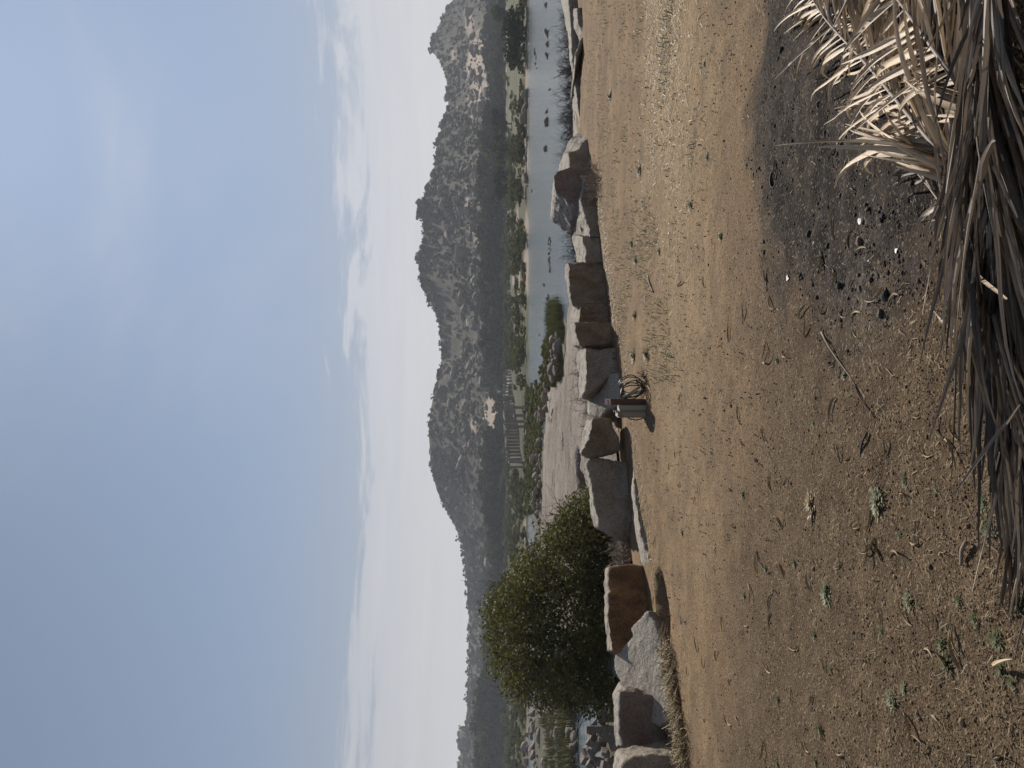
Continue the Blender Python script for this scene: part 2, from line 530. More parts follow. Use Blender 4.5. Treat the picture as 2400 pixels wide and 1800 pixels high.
# ------------------------------------------------------------------ river, far bank, hills
m, nt = material('river_water')
P = coord(nt)
rip = nt.noise(nt.scalevec(P, (0.55, 1.0, 1)), 2.2, 4, 0.6)
rip2 = nt.noise(nt.scalevec(P, (0.5, 1.2, 1)), 0.35, 3, 0.5)
bs = finish(nt, (0.125, 0.155, 0.17), 0.10, nt.math('ADD', rip, rip2), 0.14, 0.5, 0.5)
bs.inputs['IOR'].default_value = 1.33
ua = np.linspace(-1, 1, 20)
va = np.concatenate([np.linspace(16, 200, 30)])
U, Vv = np.meshgrid(ua, va, indexing='ij')
me = mesh_np('river', np.stack([U.ravel() * (60 + Vv.ravel() * 1.3), Vv.ravel(), np.full(U.size, -3.0)], -1), grid_faces(20, len(va)), m)
tag(link('river', me), kind='structure')

me = mesh_np('valley_floor', [(-1500, -300, -4.6), (1500, -300, -4.6), (1500, 1300, -4.6), (-1500, 1300, -4.6)], [(0, 1, 2, 3)], plain('valley_soil', (0.16, 0.13, 0.09), 0.95))
tag(link('valley_floor', me), kind='structure')

RIDGE = [(-700, 1120), (-420, 1105), (-200, 1075), (-80, 1070), (0, 1057), (11, 1045), (46, 1029), (70, 1018), (90, 1006), (119, 1004), (130, 1015), (144, 1026), (176, 1039), (206, 1043), (244, 1045), (282, 1031),
         (312, 1026), (336, 1018), (374, 1015), (412, 1008), (437, 995), (457, 991), (476, 976), (508, 973), (516, 985), (541, 987), (587, 981), (598, 973), (636, 977), (671, 982), (704, 1001),
         (736, 1015), (761, 1023), (793, 1026), (835, 1031), (862, 1026), (908, 1014), (963, 1003), (1012, 999), (1044, 1001), (1098, 1006), (1150, 1018), (1180, 1034), (1207, 1047), (1234, 1061),
         (1276, 1079), (1325, 1084), (1363, 1089), (1396, 1090), (1453, 1094), (1563, 1094), (1603, 1090), (1671, 1089), (1701, 1087), (1712, 1070), (1736, 1067), (1766, 1074), (1796, 1068), (1860, 1082),
         (2000, 1100), (2200, 1105), (2600, 1125)]
RY = np.array([a for a, b in RIDGE], float)
RX = np.array([b for a, b in RIDGE], float)
DBASE = 430.0


def d_ridge(y):
    return np.interp(y, [-700, 0, 130, 240, 420, 700, 1050, 1250, 1500, 1800, 2600], [900, 880, 800, 690, 640, 640, 640, 760, 840, 860, 900])


BARE = [(1118, 150, 26, 70), (1112, 230, 16, 60), (1155, 345, 10, 80), (1140, 330, 8, 45), (1153, 970, 20, 42), (1110, 1000, 8, 30), (1100, 60, 10, 30), (1165, 430, 10, 30), (1062, 130, 5, 12), (1120, 555, 9, 30), (1095, 480, 8, 40), (1135, 480, 6, 40)]
EARTH = [(1160, 1310, 6, 75), (1172, 1300, 3, 60)]


def hill_pts(y, t, terrain=True):
    """y: photo row (= bearing), t: 0 at the foot, 1 on the ridge"""
    dr = d_ridge(y)
    xr = np.interp(y, RY, RX) + 5
    xb = 1186.0
    tt = np.clip(t, 0, 1)
    d = DBASE + (dr - DBASE) * t
    x = xb + (xr - xb) * (0.55 * tt + 0.45 * tt ** 1.7)
    q = np.stack([y / 60.0, t * 6, np.zeros_like(y)], -1)
    x = x + (6.0 * fbm(q, 1.0, 4, 77)) * np.sin(np.pi * tt) ** 0.7
    z = H - (x - HZ) / F * d
    z = z - np.maximum(t - 1, 0) * 130
    return np.stack([(900 - y) / F * d, d, z], -1), x


ys = np.linspace(-700, 2600, 560)
ts = np.concatenate([np.linspace(0, 1.02, 90), [1.1, 1.25, 1.45]])
YG, TG = np.meshgrid(ys, ts, indexing='ij')
HP, HX = hill_pts(YG.ravel(), TG.ravel())
me = mesh_np('hill', HP, grid_faces(len(ys), len(ts))[:, ::-1], [], True)
bare = np.zeros(len(HP))
earth = np.zeros(len(HP))
qq = np.stack([YG.ravel() / 9.0, HX / 6.0, 0 * HX], -1)
rag = 0.45 * fbm(qq, 1.0, 3, 5)
for (bx, by, rx, ry) in BARE:
    bare = np.maximum(bare, sstep(1.15, 0.8, np.sqrt(((HX - bx) / rx) ** 2 + ((YG.ravel() - by) / ry) ** 2) + rag))
for (bx, by, rx, ry) in EARTH:
    earth = np.maximum(earth, sstep(1.15, 0.8, np.sqrt(((HX - bx) / rx) ** 2 + ((YG.ravel() - by) / ry) ** 2)))
add_attr(me, 'bare', bare)
add_attr(me, 'earth', earth)
m, nt = material('hill_ground')
P = coord(nt)
A = lambda n: nt.n('ShaderNodeAttribute', dict(attribute_name=n)).outputs['Fac']
a1 = nt.noise(P, 0.05, 6, 0.65, 0.5)
a2 = nt.noise(P, 0.22, 4, 0.65)
c = nt.mix(nt.ramp(nt.math('ADD', nt.math('MULTIPLY', a1, .5), nt.math('MULTIPLY', a2, .5)), 0.42, 0.60), (0.040, 0.040, 0.020), (0.095, 0.078, 0.052))
rockc = nt.mix(nt.noise(nt.scalevec(P, (1, 1, 2)), 0.3, 5, 0.7), (0.30, 0.235, 0.185), (0.46, 0.37, 0.295))
c = nt.mix(A('bare'), c, rockc)
c = nt.mix(A('earth'), c, (0.42, 0.22, 0.125))
finish(nt, c, 0.95, nt.noise(P, 0.6, 6, 0.7), 0.9, 0.7, 0.1)
me.materials.append(m)
tag(link('hill', me), kind='structure')


def bank_z(y, d):
    z = np.interp(d, [150, 168, 172, 180, 300, 430, 445], [-4.0, -3.4, -2.75, -2.5, -0.3, 2.4, 2.2])
    q = np.stack([(900 - y) / F * d, d, 0 * d], -1)
    return z + 0.35 * fbm(q, 0.06, 3, 61) * sstep(172, 200, d)


ys = np.linspace(-700, 2600, 420)
ds = np.concatenate([np.linspace(150, 200, 40), np.linspace(203, 445, 70)])
YG, DG = np.meshgrid(ys, ds, indexing='ij')
yy, dd = YG.ravel(), DG.ravel()
shift = 6 * fbm(np.stack([yy / 60, 0 * yy, 0 * yy], -1), 1.0, 3, 19)
zz_ = bank_z(yy, dd + shift * sstep(200, 175, dd))
BX = HZ + (H - zz_) / dd * F
me = mesh_np('far_bank', np.stack([(900 - yy) / F * dd, dd, zz_], -1), grid_faces(len(ys), len(ds))[:, ::-1], [], True)
q = np.stack([yy / 30, dd / 12, 0 * dd], -1)
sand = np.zeros(len(yy))
for (x0, y0, rx, ry) in [(1237, 150, 6, 90), (1235, 590, 7, 95), (1212, 560, 4, 70), (1216, 700, 2.5, 120), (1232, 360, 7, 50), (1236, 1730, 4, 80), (1186, 110, 2, 110), (1203, 640, 3, 40), (1190, 905, 3, 25), (1230, 1225, 2.5, 40)]:
    sand = np.maximum(sand, sstep(1.2, 0.8, np.sqrt(((BX - x0) / rx) ** 2 + ((yy - y0) / ry) ** 2) + 0.3 * fbm(q, 1, 3, 8)))
add_attr(me, 'sand', sand)
add_attr(me, 'field', sstep(330, 260, yy) * sstep(1236, 1228, BX))
m, nt = material('far_bank_ground')
P = coord(nt)
A = lambda n: nt.n('ShaderNodeAttribute', dict(attribute_name=n)).outputs['Fac']
n1 = nt.noise(P, 0.12, 5, 0.65)
c = nt.mix(nt.ramp(n1, 0.35, 0.65), (0.030, 0.033, 0.015), (0.075, 0.070, 0.034))
rows = nt.noise(nt.scalevec(P, (0.06, 1.2, 1)), 0.35, 4, 0.6)
c = nt.mix(nt.math('MULTIPLY', A('field'), 0.85), c, nt.mix(nt.ramp(rows, 0.38, 0.62), (0.035, 0.040, 0.016), (0.105, 0.10, 0.044)))
c = nt.mix(A('sand'), c, nt.mix(n1, (0.20, 0.155, 0.118), (0.28, 0.225, 0.178)))
finish(nt, c, 0.95, nt.noise(P, 1.2, 5, 0.7), 0.4, 0.7, 0.1)
me.materials.append(m)
tag(link('far_bank', me), kind='structure')


# ------------------------------------------------------------------ prototypes for rocks and crowns
def ico(sub):
    bm = bmesh.new()
    bmesh.ops.create_icosphere(bm, subdivisions=sub, radius=1)
    V = np.array([v.co[:] for v in bm.verts])
    Fc = np.array([[v.index for v in f.verts] for f in bm.faces])
    bm.free()
    return V, Fc


ICO = {k: ico(k) for k in (1, 2, 3, 4)}


def rock_shape(seed, sub=3, rough=0.22, cuts=7, cut=(0.55, 0.9)):
    V, Fc = ICO[sub]
    V = V.copy()
    r = np.random.default_rng(seed)
    for _ in range(cuts):
        n = r.normal(size=3); n /= np.linalg.norm(n)
        h = r.uniform(*cut)
        dd = V @ n
        V -= np.outer(np.maximum(dd - h, 0) * 0.92, n)
    V = V * (1 + rough * fbm(V, 0.9, 3, seed))[:, None]
    V *= r.uniform(0.75, 1.15, 3)
    return V, Fc


def rock_mesh(name, seed, mat, sub=3, **k):
    k.setdefault('cut', (0.42, 0.85)); k['cuts'] = k.get('cuts', 8) + 5
    V, Fc = rock_shape(seed, sub, **k)
    return mesh_np(name, V, Fc, mat, sub >= 3)


def crown_arrays(seed, n=220, leaf=0.16, lumps=9, flat=0.75):
    """leaf-clump quads spread through a lumpy crown of about unit radius, base at z=0"""
    r = np.random.default_rng(seed)
    C = r.normal(size=(lumps, 3)) * np.array([0.5, 0.5, 0.32]) + np.array([0, 0, 0.85])
    S = r.uniform(0.28, 0.52, lumps)
    k = r.integers(0, lumps, n)
    dirs = r.normal(size=(n, 3)); dirs /= np.linalg.norm(dirs, axis=1)[:, None]
    P0 = C[k] + dirs * (S[k] * r.uniform(0.55, 1.08, n))[:, None] * np.array([1, 1, flat])
    P0[:, 2] = np.maximum(P0[:, 2], 0.04)
    a = r.normal(size=(n, 3)) + dirs * 0.2; a /= np.linalg.norm(a, axis=1)[:, None]
    b = np.cross(a, r.normal(size=(n, 3))); b /= np.linalg.norm(b, axis=1)[:, None]
    s = (leaf * r.uniform(0.6, 1.4, n))[:, None]
    V = np.stack([P0 - a * s - b * s * .7, P0 + a * s - b * s * .4, P0 + a * s * .8 + b * s * .8, P0 - a * s * .5 + b * s * .6], 1).reshape(-1, 3)
    Fc = np.arange(4 * n).reshape(-1, 4)
    return V, Fc


def join_scatter(name, protos, locs, scales, rots, mat, sinks=0.0, smooth=False):
    """one mesh of many transformed prototypes (for masses too small to pick apart)"""
    Vs, Fs, base = [], [], 0
    for i, (p, s, a) in enumerate(zip(locs, scales, rots)):
        V, Fc = protos[i % len(protos)]
        c, sn = math.cos(a), math.sin(a)
        W = V * s
        W = np.stack([W[:, 0] * c - W[:, 1] * sn, W[:, 0] * sn + W[:, 1] * c, W[:, 2]], -1) + p
        Vs.append(W); Fs.append(Fc + base); base += len(V)
    return mesh_np(name, np.concatenate(Vs), np.concatenate(Fs), mat, smooth)


# ------------------------------------------------------------------ hill: boulders and scrub
def zone(y, t):
    if y < 165: return 'right'
    if y < 790: return 'mid'
    if y < 1240: return 'second'
    return 'left'


def band(y):
    B = [(90, 'dome shaped peak at far right'), (165, 'left shoulder of the dome peak'), (300, 'saddle above the green fields'), (420, 'slope above the bare rock sheet'), (540, 'first summit of the middle hill'), (660, 'second summit of the middle hill'),
         (800, 'dip between the two hills'), (920, 'right flank of the ruins hill'), (1060, 'crest of the ruins hill'), (1240, 'left flank of the ruins hill'), (1400, 'low ridge right above the leafy tree'), (1530, 'low ridge over the leafy tree'), (1650, 'low ridge left of the leafy tree'), (1720, 'knob topped ridge at far left'), (9999, 'left end of the ridge')]
    return next(n for k, n in B if y < k)


def size_word(s, cuts):
    return ['small', 'medium', 'large', 'huge'][int(np.searchsorted(cuts, s))]


def shade(i):
    return ('grey', 'brown grey', 'pale grey')[i % 3]


BOULDER_LABEL = {
    'right': 'grey boulder on the hazy dome shaped peak at far right of the hills',
    'mid': 'weathered granite boulder among scrub on the highest middle hill',
    'second': 'granite boulder among scrub on the rounded hill behind the pillar ruins',
    'left': 'small granite boulder on the low wooded ridge above the tree'}
ROCKS_HILL = [rock_mesh('boulder', 100 + i, HILLROCK, 3, cuts=8) for i in range(9)]
HB = [rock_shape(300 + i, 1, cuts=5) for i in range(8)]
N = 6500
y = rng.uniform(-320, 2150, N)
t = rng.uniform(0.06, 1.0, N) ** 0.85
P_, X_ = hill_pts(y, t)
dens = fbm(np.stack([y / 90, t * 3, 0 * y], -1), 1.0, 3, 55)
left = (y > 1240) & (rng.uniform(0, 1, N) < 0.82)
low = (t < 0.32) & (rng.uniform(0, 1, N) < 0.7)
keep = (dens > -0.45) & ~left & ~low
size = rng.lognormal(0.12, 0.62, N) * 0.95
size = np.clip(size, 0.45, 5.2)
size[y < 165] *= 0.8
P_, y, t, size = P_[keep], y[keep], t[keep], size[keep]
# boulders standing on the skyline
yk = np.concatenate([np.array([476, 485, 496, 506, 598, 604, 84, 92, 104, 118, 436, 410, 1718, 1736, 1752, 1790, 1603, 20, 45]), rng.uniform(150, 1850, 110)])
tk = np.full(len(yk), 0.985)
Pk, _ = hill_pts(yk, tk)
sk = np.concatenate([np.full(19, 3.6), rng.uniform(1.0, 2.4, 110)])
P_ = np.concatenate([P_, Pk]); y = np.concatenate([y, yk]); t = np.concatenate([t, tk]); size = np.concatenate([size, sk])
# big named outcrop boulders seen singly
for (bx, by, s) in [(1104, 28, 8.0), (1100, 50, 5.5), (1108, 85, 4.8), (1112, 120, 4.0), (1128, 190, 3.6), (1108, 260, 4.5), (1130, 258, 4.6), (1090, 135, 5.0), (1082, 595, 6.5), (1068, 520, 5.5), (1052, 545, 4.5), (1090, 500, 6.0), (1076, 470, 5), (1042, 480, 4.5), (1062, 880, 3.6), (1050, 868, 3.6), (1100, 860, 3.4)]:
    tt_ = np.linspace(0.02, 1, 200)
    pp, xx = hill_pts(np.full(200, float(by)), tt_)
    k = int(np.argmin(np.abs(xx - bx)))
    P_ = np.concatenate([P_, pp[k:k + 1]]); y = np.append(y, by); t = np.append(t, tt_[k]); size = np.append(size, s)
infr = (y > -5) & (y < 1805)
app = size / P_[:, 1] * infr
order = np.argsort(-app)
big, rest = order[:290], order[290:]
for i in big:
    s = size[i]
    o = link('boulder', ROCKS_HILL[int(rng.integers(9))], None, P_[i] + np.array([0, 0, s * 0.25]), (rng.uniform(-.4, .4), rng.uniform(-.4, .4), rng.uniform(0, 6.28)),
             (s * rng.uniform(.85, 1.35), s * rng.uniform(.85, 1.3), s * rng.uniform(.7, 1.0)))
    hw = 'near the top' if t[i] > .85 else 'high' if t[i] > .6 else 'halfway up' if t[i] > .35 else 'low'
    tag(o, f'{size_word(s, (2.2, 3.4, 5.2))} granite boulder {hw} on the {band(y[i])}', 'boulder', 'boulders on the far hills, ' + zone(y[i], t[i]))
sc = np.stack([size[rest] * rng.uniform(.8, 1.4, len(rest)), size[rest] * rng.uniform(.8, 1.3, len(rest)), size[rest] * rng.uniform(.6, 1.0, len(rest))], -1)
me = join_scatter('hill_rocks', HB, P_[rest] + np.stack([0 * size[rest], 0 * size[rest], size[rest] * .2], -1), sc, rng.uniform(0, 6.28, len(rest)), HILLROCK)
tag(link('hill_rocks', me), 'mass of small granite rocks strewn over the scrubby hills', 'rocks', kind='stuff')

# scrub over the hill: one mass
CRS = [crown_arrays(400 + i, 46, 0.30, 5) for i in range(6)]
N = 6600
y = rng.uniform(-320, 2150, N)
t = rng.uniform(0.0, 1.0, N)
w_ = fbm(np.stack([y / 80, t * 3.5, 0 * y], -1), 1.0, 3, 91)
keep = (w_ > -0.25) | (t < 0.3) | (y > 1240)
P_, X_ = hill_pts(y, t)
for (bx, by, rx, ry) in BARE + EARTH:
    keep &= ~((((X_ - bx) / rx) ** 2 + ((y - by) / ry) ** 2) < 0.85)
P_, y, t = P_[keep], y[keep], t[keep]
s = rng.uniform(0.7, 2.1, len(y)) * (1 + 0.7 * (t < 0.35)) * (1 + 0.5 * (y > 1240))
me = join_scatter('hill_scrub', CRS, P_ - np.array([0, 0, 0.3]), np.stack([s * 1.15, s * 1.15, s * 0.95], -1), rng.uniform(0, 6.28, len(y)), FARLEAF_DARK)
tag(link('hill_scrub', me), 'dark green thorn scrub covering the far hillsides', 'scrub', kind='stuff')

# trees standing singly along the skyline and in the belt at the foot of the hills
bark_far = plain('far_bark', (0.07, 0.055, 0.045), 0.95)


def tree_proto(seed, n, leaf, lumps, trunk_h, mat):
    V, Fc = crown_arrays(seed, n, leaf, lumps)
    V = V + np.array([0, 0, trunk_h])
    cm = mesh_np('crown', V, Fc, mat)
    b = MB()
    b.tube([(0, 0, -0.3), (0.02, 0.01, trunk_h * .6), (0.0, 0.03, trunk_h + 0.4)], [0.075, 0.06, 0.04], 6)
    for a in (0.4, 2.4, 4.4):
        b.tube([(0.0, 0.02, trunk_h + 0.1), (0.32 * math.cos(a), 0.32 * math.sin(a), trunk_h + 0.65)], [0.04, 0.015], 5)
    return cm, b.mesh('trunk', bark_far, True)


TP = [tree_proto(500 + i, 420, 0.13, 11, 0.25, FARLEAF_DARK if i % 2 else FARLEAF) for i in range(6)]


def place_tree(name, loc, s, label, cat, group, proto=None, sx=1.0):
    cm, tm = TP[int(rng.integers(len(TP)))] if proto is None else proto
    r = empty(name, loc, (0, 0, rng.uniform(0, 6.28)))
    r.scale = (s * sx, s * sx, s)
    link('trunk', tm, r)
    link('crown', cm, r)
    tag(r, label, cat, group)
    return r


for k in range(150):
    y = -60 + 1920 * (k + rng.uniform(0.1, 0.9)) / 150
    hh_ = float(np.interp(y, [0, 250, 300, 560, 800, 850, 880, 930, 1005, 1030, 1150, 1250, 1380, 1500, 1660, 1800], [20, 22, 46, 52, 46, 40, 20, 9, 9, 40, 48, 34, 34, 44, 58, 60]))
    t_ = rng.uniform(0.0, 0.10)
    p, x = hill_pts(np.array([y]), np.array([t_]))
    hm = hh_ * p[0][1] / F * rng.uniform(0.75, 1.12)
    where = 'behind the sandy far shore' if y < 820 else ('behind the pillar ruins' if y < 1150 else 'beyond the leafy riverside tree')
    place_tree('tree', p[0], hm / 1.55, f'{size_word(hm, (6.5, 9, 11.5))} dark belt tree below the {band(y)}', 'tree', 'trees of the belt at the foot of the hills', sx=1.05)
for k in range(75):
    y = -20 + 1840 * (k + rng.uniform(0.1, 0.9)) / 75
    p, x = hill_pts(np.array([y]), np.array([rng.uniform(0.9, 0.99)]))
    lab = {'right': 'small tree on the skyline of the dome shaped peak at far right', 'mid': 'small tree on the skyline of the highest middle hill', 'second': 'small tree on the skyline of the rounded hill above the ruins', 'left': 'small tree on the skyline of the low ridge above the riverside tree'}[zone(y, 1)]
    lab = f'small tree on the skyline of the {band(y)}'
    place_tree('tree', p[0] - np.array([0, 0, 0.4]), rng.uniform(1.5, 2.6), lab, 'tree', 'trees on the skyline, ' + zone(y, 1))

# hill pavilions and poles
def pavilion(bx, by, wdt, label):
    tt_ = np.linspace(0.02, 1, 300)
    pp, xx = hill_pts(np.full(300, float(by)), tt_)
    p = pp[int(np.argmin(np.abs(xx - bx)))]
    r = empty('stone_pavilion', p)
    b = MB(); b.box((0, 0, 0.0), (wdt, wdt * .8, 1.0)); link('plinth', b.mesh('plinth', RUINROCK), r)
    pil = MB(); pil.box((0, 0, 1.9), (0.5, 0.5, 2.9)); pm = pil.mesh('pillar', RUINROCK)
    for i in range(4):
        for j in (-1, 1):
            link('pillar', pm, r, ((i - 1.5) * wdt * .3, j * wdt * .33, 0))
    b = MB(); b.box((0, 0, 3.75), (wdt * 1.1, wdt * .9, 0.7), taper=0.92); link('roof', b.mesh('roof', RUINROCK), r)
    tag(r, label, 'pavilion')


pavilion(1086, 318, 7.0, 'small pillared stone pavilion high on the slope of the middle hill')
pavilion(1091, 306, 4.6, 'smaller flat roofed pavilion right beside the pillared stone pavilion')


# ------------------------------------------------------------------ far bank: shrubs, rocks, trees
SHP = [mesh_np('shrub', *crown_arrays(600 + i, 200, 0.15, 9, 0.7), SCRUB) for i in range(7)]
cnt = 0
N = 260
y = rng.uniform(-20, 1830, N)
d = 176 + (420 - 176) * rng.uniform(0, 1, N) ** 1.7
for i in range(N):
    if y[i] < 300 and d[i] > 190 or (860 < y[i] < 1105 and d[i] < 335 and i % 5): continue
    z = float(bank_z(y[i:i + 1], d[i:i + 1])[0])
    s = rng.uniform(0.9, 2.2) * (0.8 + d[i] / 500)
    where = 'on the sandy far shore under the middle hill' if y[i] < 820 else ('around the pillar ruins' if y[i] < 1150 else 'across the river beyond the leafy tree')
    o = link('shrub', SHP[i % 7], None, ((900 - y[i]) / F * d[i], d[i], z - 0.15), (0, 0, rng.uniform(0, 6.28)), (s * 1.3, s * 1.2, s * .8))
    dw = 'by the waterline' if d[i] < 200 else 'in mid shore' if d[i] < 290 else 'near the tree belt'
    tag(o, f'{size_word(s, (1.5, 2.0, 2.5))} olive shrub {dw} below the {band(y[i])}', 'shrub', 'shrubs of the far bank, ' + where)
Ns = 2200
y = rng.uniform(-250, 2050, Ns); d = 174 + 250 * rng.uniform(0, 1, Ns) ** 1.3
pat = fbm(np.stack([y / 70, d / 30, 0 * d], -1), 1, 3, 71)
keep = ((pat > -0.1) & (y > 320) & ~((y > 860) & (y < 1105) & (d < 335) & (rng.uniform(0, 1, Ns) < .85))) | ((pat > 0.45) & (y <= 320))
y, d = y[keep], d[keep]
s = rng.uniform(0.35, 1.1, len(y)) * (0.7 + d / 400)
loc = np.stack([(900 - y) / F * d, d, bank_z(y, d) - 0.1], -1)
tag(link('shore_scrub', join_scatter('shore_scrub', [crown_arrays(650 + i, 40, 0.32, 5) for i in range(6)], loc, np.stack([s * 1.4, s * 1.4, s * .8], -1), rng.uniform(0, 6.28, len(y)), SCRUB)),
    'low olive scrub and tall grass covering the far shore', 'scrub', kind='stuff')

bigp = tree_proto(900, 2600, 0.065, 20, 0.12, FARLEAF_DARK)
place_tree('tree', pix(1238, 92, 178), 3.6, 'broad dark round tree standing alone on the far shore at right', 'tree', None, bigp, 1.5)
for (px, py, d_, s) in [(1215, 30, 300, 4.5), (1208, 290, 320, 4.6), (1205, 340, 300, 4.4), (1210, 430, 300, 4.2)]:
    z = float(bank_z(np.array([py * 1.0]), np.array([d_ * 1.0]))[0])
    place_tree('tree', ((900 - py) / F * d_, d_, z), s, 'bushy dark tree at the edge of the green fields', 'tree', 'field edge trees on the far shore', None, 1.2)

# small pale pools and field of the far right shore
m, nt = material('pool_water')
finish(nt, (0.05, 0.06, 0.06), 0.06, nt.noise(coord(nt), 1.2, 3), 0.02, 0.3, 0.5)
for (x0, y0, rx, ry) in [(1226, 20, 6, 48), (1222, 250, 2.0, 60), (1221, 345, 2.0, 22)]:
    d_ = 192.0
    pts = []
    for k in range(28):
        a = 2 * math.pi * k / 28
        r_ = 1 + 0.15 * math.sin(3 * a + y0)
        dd_ = d_ + (9 if rx > 3 else 3) * math.sin(a) * r_
        pts.append(((900 - y0 - ry * math.cos(a) * r_) / F * d_, dd_, -1.93))
    tag(link('pool', mesh_np('pool', pts, [tuple(range(28))], m)), kind='structure')

# ------------------------------------------------------------------ river rocks
RV = [rock_mesh('river_rock', 700 + i, RIVERROCK, 3, cuts=8) for i in range(10)]


def river_rock(x, y, wpx, label, group, d=None, zb=-3.0, flat=0.7, sink=0.25, name='river_rock'):
    if d is None: d = (H - zb) * F / (x - HZ)
    s = wpx / 2 / F * d
    p = pix(x, y, d)
    o = link(name, RV[int(rng.integers(10))], None, (p.x, p.y, zb + s * flat * (1 - 2 * sink) * 0.6), (rng.uniform(-.25, .25), rng.uniform(-.25, .25), rng.uniform(0, 6.28)),
             (s * 1.15, s * rng.uniform(.9, 1.3), s * flat * rng.uniform(.8, 1.15)))
    tag(o, label, 'rock', group)
    return o


for i in range(16):      # dark line of rocks in mid river
    river_rock(1289 + rng.uniform(-3, 3), 560 + i * 5.2 + rng.uniform(-2, 2), rng.uniform(7, 13), 'dark wet rock in the long row of rocks standing in mid river', 'mid river row of rocks')
for i in range(13):
    river_rock(1288 + rng.uniform(-4, 6), 690 + i * 4.6, rng.uniform(7, 15), 'rounded rock in the cluster where the mid river row meets the near reeds', 'cluster of rocks by the reeds')
for (x, y, wd) in [(1254, 118, 8), (1255, 126, 10), (1257, 137, 9), (1256, 150, 12), (1258, 160, 7)]:
    river_rock(x, y, wd, 'black and white splashed rock in the small group near the far right shore', 'small far right rocks in the water')
for (x, y, wd, lab) in [(1284, 80, 26, 'long flat grey rock breaking the water behind the dry thorn bushes'), (1285, 104, 20, 'rounded dark rock left of the long flat rock in the water'),
                        (1284, 130, 16, 'small grey rock in the water between the thorn twigs'), (1281, 12, 20, 'flat dark rock in the water near the right border'),
                        (1283, 262, 14, 'pale flat rock breaking the water above the dry thorn bushes'), (1284, 285, 22, 'dark pointed rock in the water above the middle of the thorn bushes'),
                        (1281, 348, 16, 'lone dark rock in the water right of the dark leaning block'), (1247, 448, 12, 'lone black rock close to the far shore'),
                        (1289, 210, 9, 'tiny dark rock in the water in front of the green fields'), (1276, 668, 9, 'lone dark rock left of the long row in mid river'), (1265, 786, 8, 'tiny black rock in open water off the reeds')]:
    river_rock(x, y, wd, lab, None)
for i in range(14):
    river_rock(1263 + rng.uniform(-2, 2), 872 + i * 8 + rng.uniform(-3, 3), rng.uniform(2.5, 5), 'tiny pale stone in the shallows in front of the pillar ruins', 'stones of the shallows')
FB = [(1240, 222, 24, 1.0), (1243, 236, 16, .7), (1236, 250, 22, .9), (1240, 262, 20, .8), (1242, 280, 30, 1.0), (1238, 270, 18, .9), (1243, 300, 12, .6), (1244, 320, 14, .5), (1243, 340, 12, .5), (1243, 352, 14, .5), (1240, 372, 18, .8), (1244, 386, 12, .7), (1238, 398, 20, .7), (1243, 410, 18, .6), (1245, 424, 12, .5), (1232, 408, 16, .8), (1221, 418, 20, .9), (1240, 436, 10, .6), (1240, 470, 9, .6), (1241, 700, 9, .6), (1241, 660, 8, .5), (1240, 716, 10, .7)]
for (x, y, wd, fl) in FB:
    river_rock(x, y, wd * 1.1, 'rounded boulder at the water edge of the far shore below the green fields', 'boulders along the far waterline', 173, -2.95, fl, 0.1, 'shore_boulder')

# ------------------------------------------------------------------ pillar ruins
PIL = []
for i in range(6):
    b = MB()
    b.box((0, 0, 0.07), (1.25, 1.25, 0.14), jit=0.03); b.box((0, 0, 0.52), (0.92, 0.92, 0.78), jit=0.04, taper=.97); b.box((0, 0, .95), (1.12, 1.12, 0.1), jit=.03)
    PIL.append(b.mesh('stone_pillar', RUINROCK))
prev = None
for i in range(30):
    f_ = i / 29
    yv = 1094 - 222 * f_ ** 0.92 + rng.uniform(-1.5, 1.5)
    d = float(np.interp(f_, [0, .45, 1], [195, 235, 335]))
    z = float(bank_z(np.array([yv]), np.array([d]))[0])
    top = float(np.interp(f_, [0, .35, .6, 1], [1191, 1184.5, 1181, 1179])) + rng.uniform(-.8, 1.0)
    hgt = H - (top - HZ) / F * d - z
    for row in range(2):
        dd_ = d + row * 6
        o = link('stone_pillar', PIL[(i + row) % 6], None, ((900 - yv) / F * d + row * 1.2, dd_, z - 0.1), (rng.uniform(-.03, .03), rng.uniform(-.03, .03), rng.uniform(-.1, .1)), (0.62, 0.62, hgt * (1 if row == 0 else .93)))
        side = 'front row' if row == 0 else 'rear row'
        part = 'tall left half' if f_ < .45 else 'receding right half'
        tag(o, f'weathered standing stone pillar in the {side}, {part} of the colonnade ruin', 'pillar', f'colonnade pillars, {side}, {part}')
    p = Vector(((900 - yv) / F * d, d, z + hgt - 0.05))
    if prev is not None and 3 < i < 17 and i % 4 != 1:
        v = p - prev
        b = MB(); b.box((0, 0, 0), (v.length * 1.02, 0.6, 0.36), jit=.04)
        o = link('stone_beam', b.mesh('stone_beam', RUINROCK), None, (p + prev) / 2 + Vector((0, 0, 0.2)), (0, -math.asin(v.z / v.length), math.atan2(v.y, v.x)))
        tag(o, 'stone beam lying across the tops of neighbouring colonnade pillars', 'beam', 'beams on the colonnade')
    prev = p
for k, (yv, top, bot) in enumerate([(955, 1203, 1236), (974, 1203, 1236), (988, 1204, 1236), (1000, 1207, 1238)]):
    d = 172
    p = pix(bot, yv, d)
    hgt = (bot - top) / F * d
    o = link('stone_pillar', PIL[k], None, p, (0, 0, 0.2), (0.6, 0.6, hgt))
    tag(o, ['rightmost of the four lone pillars in front of the colonnade', 'second from right of the four lone pillars in front of the colonnade', 'second from left of the four lone pillars in front of the colonnade', 'leftmost of the four lone pillars in front of the colonnade'][k], 'pillar', 'four lone pillars')
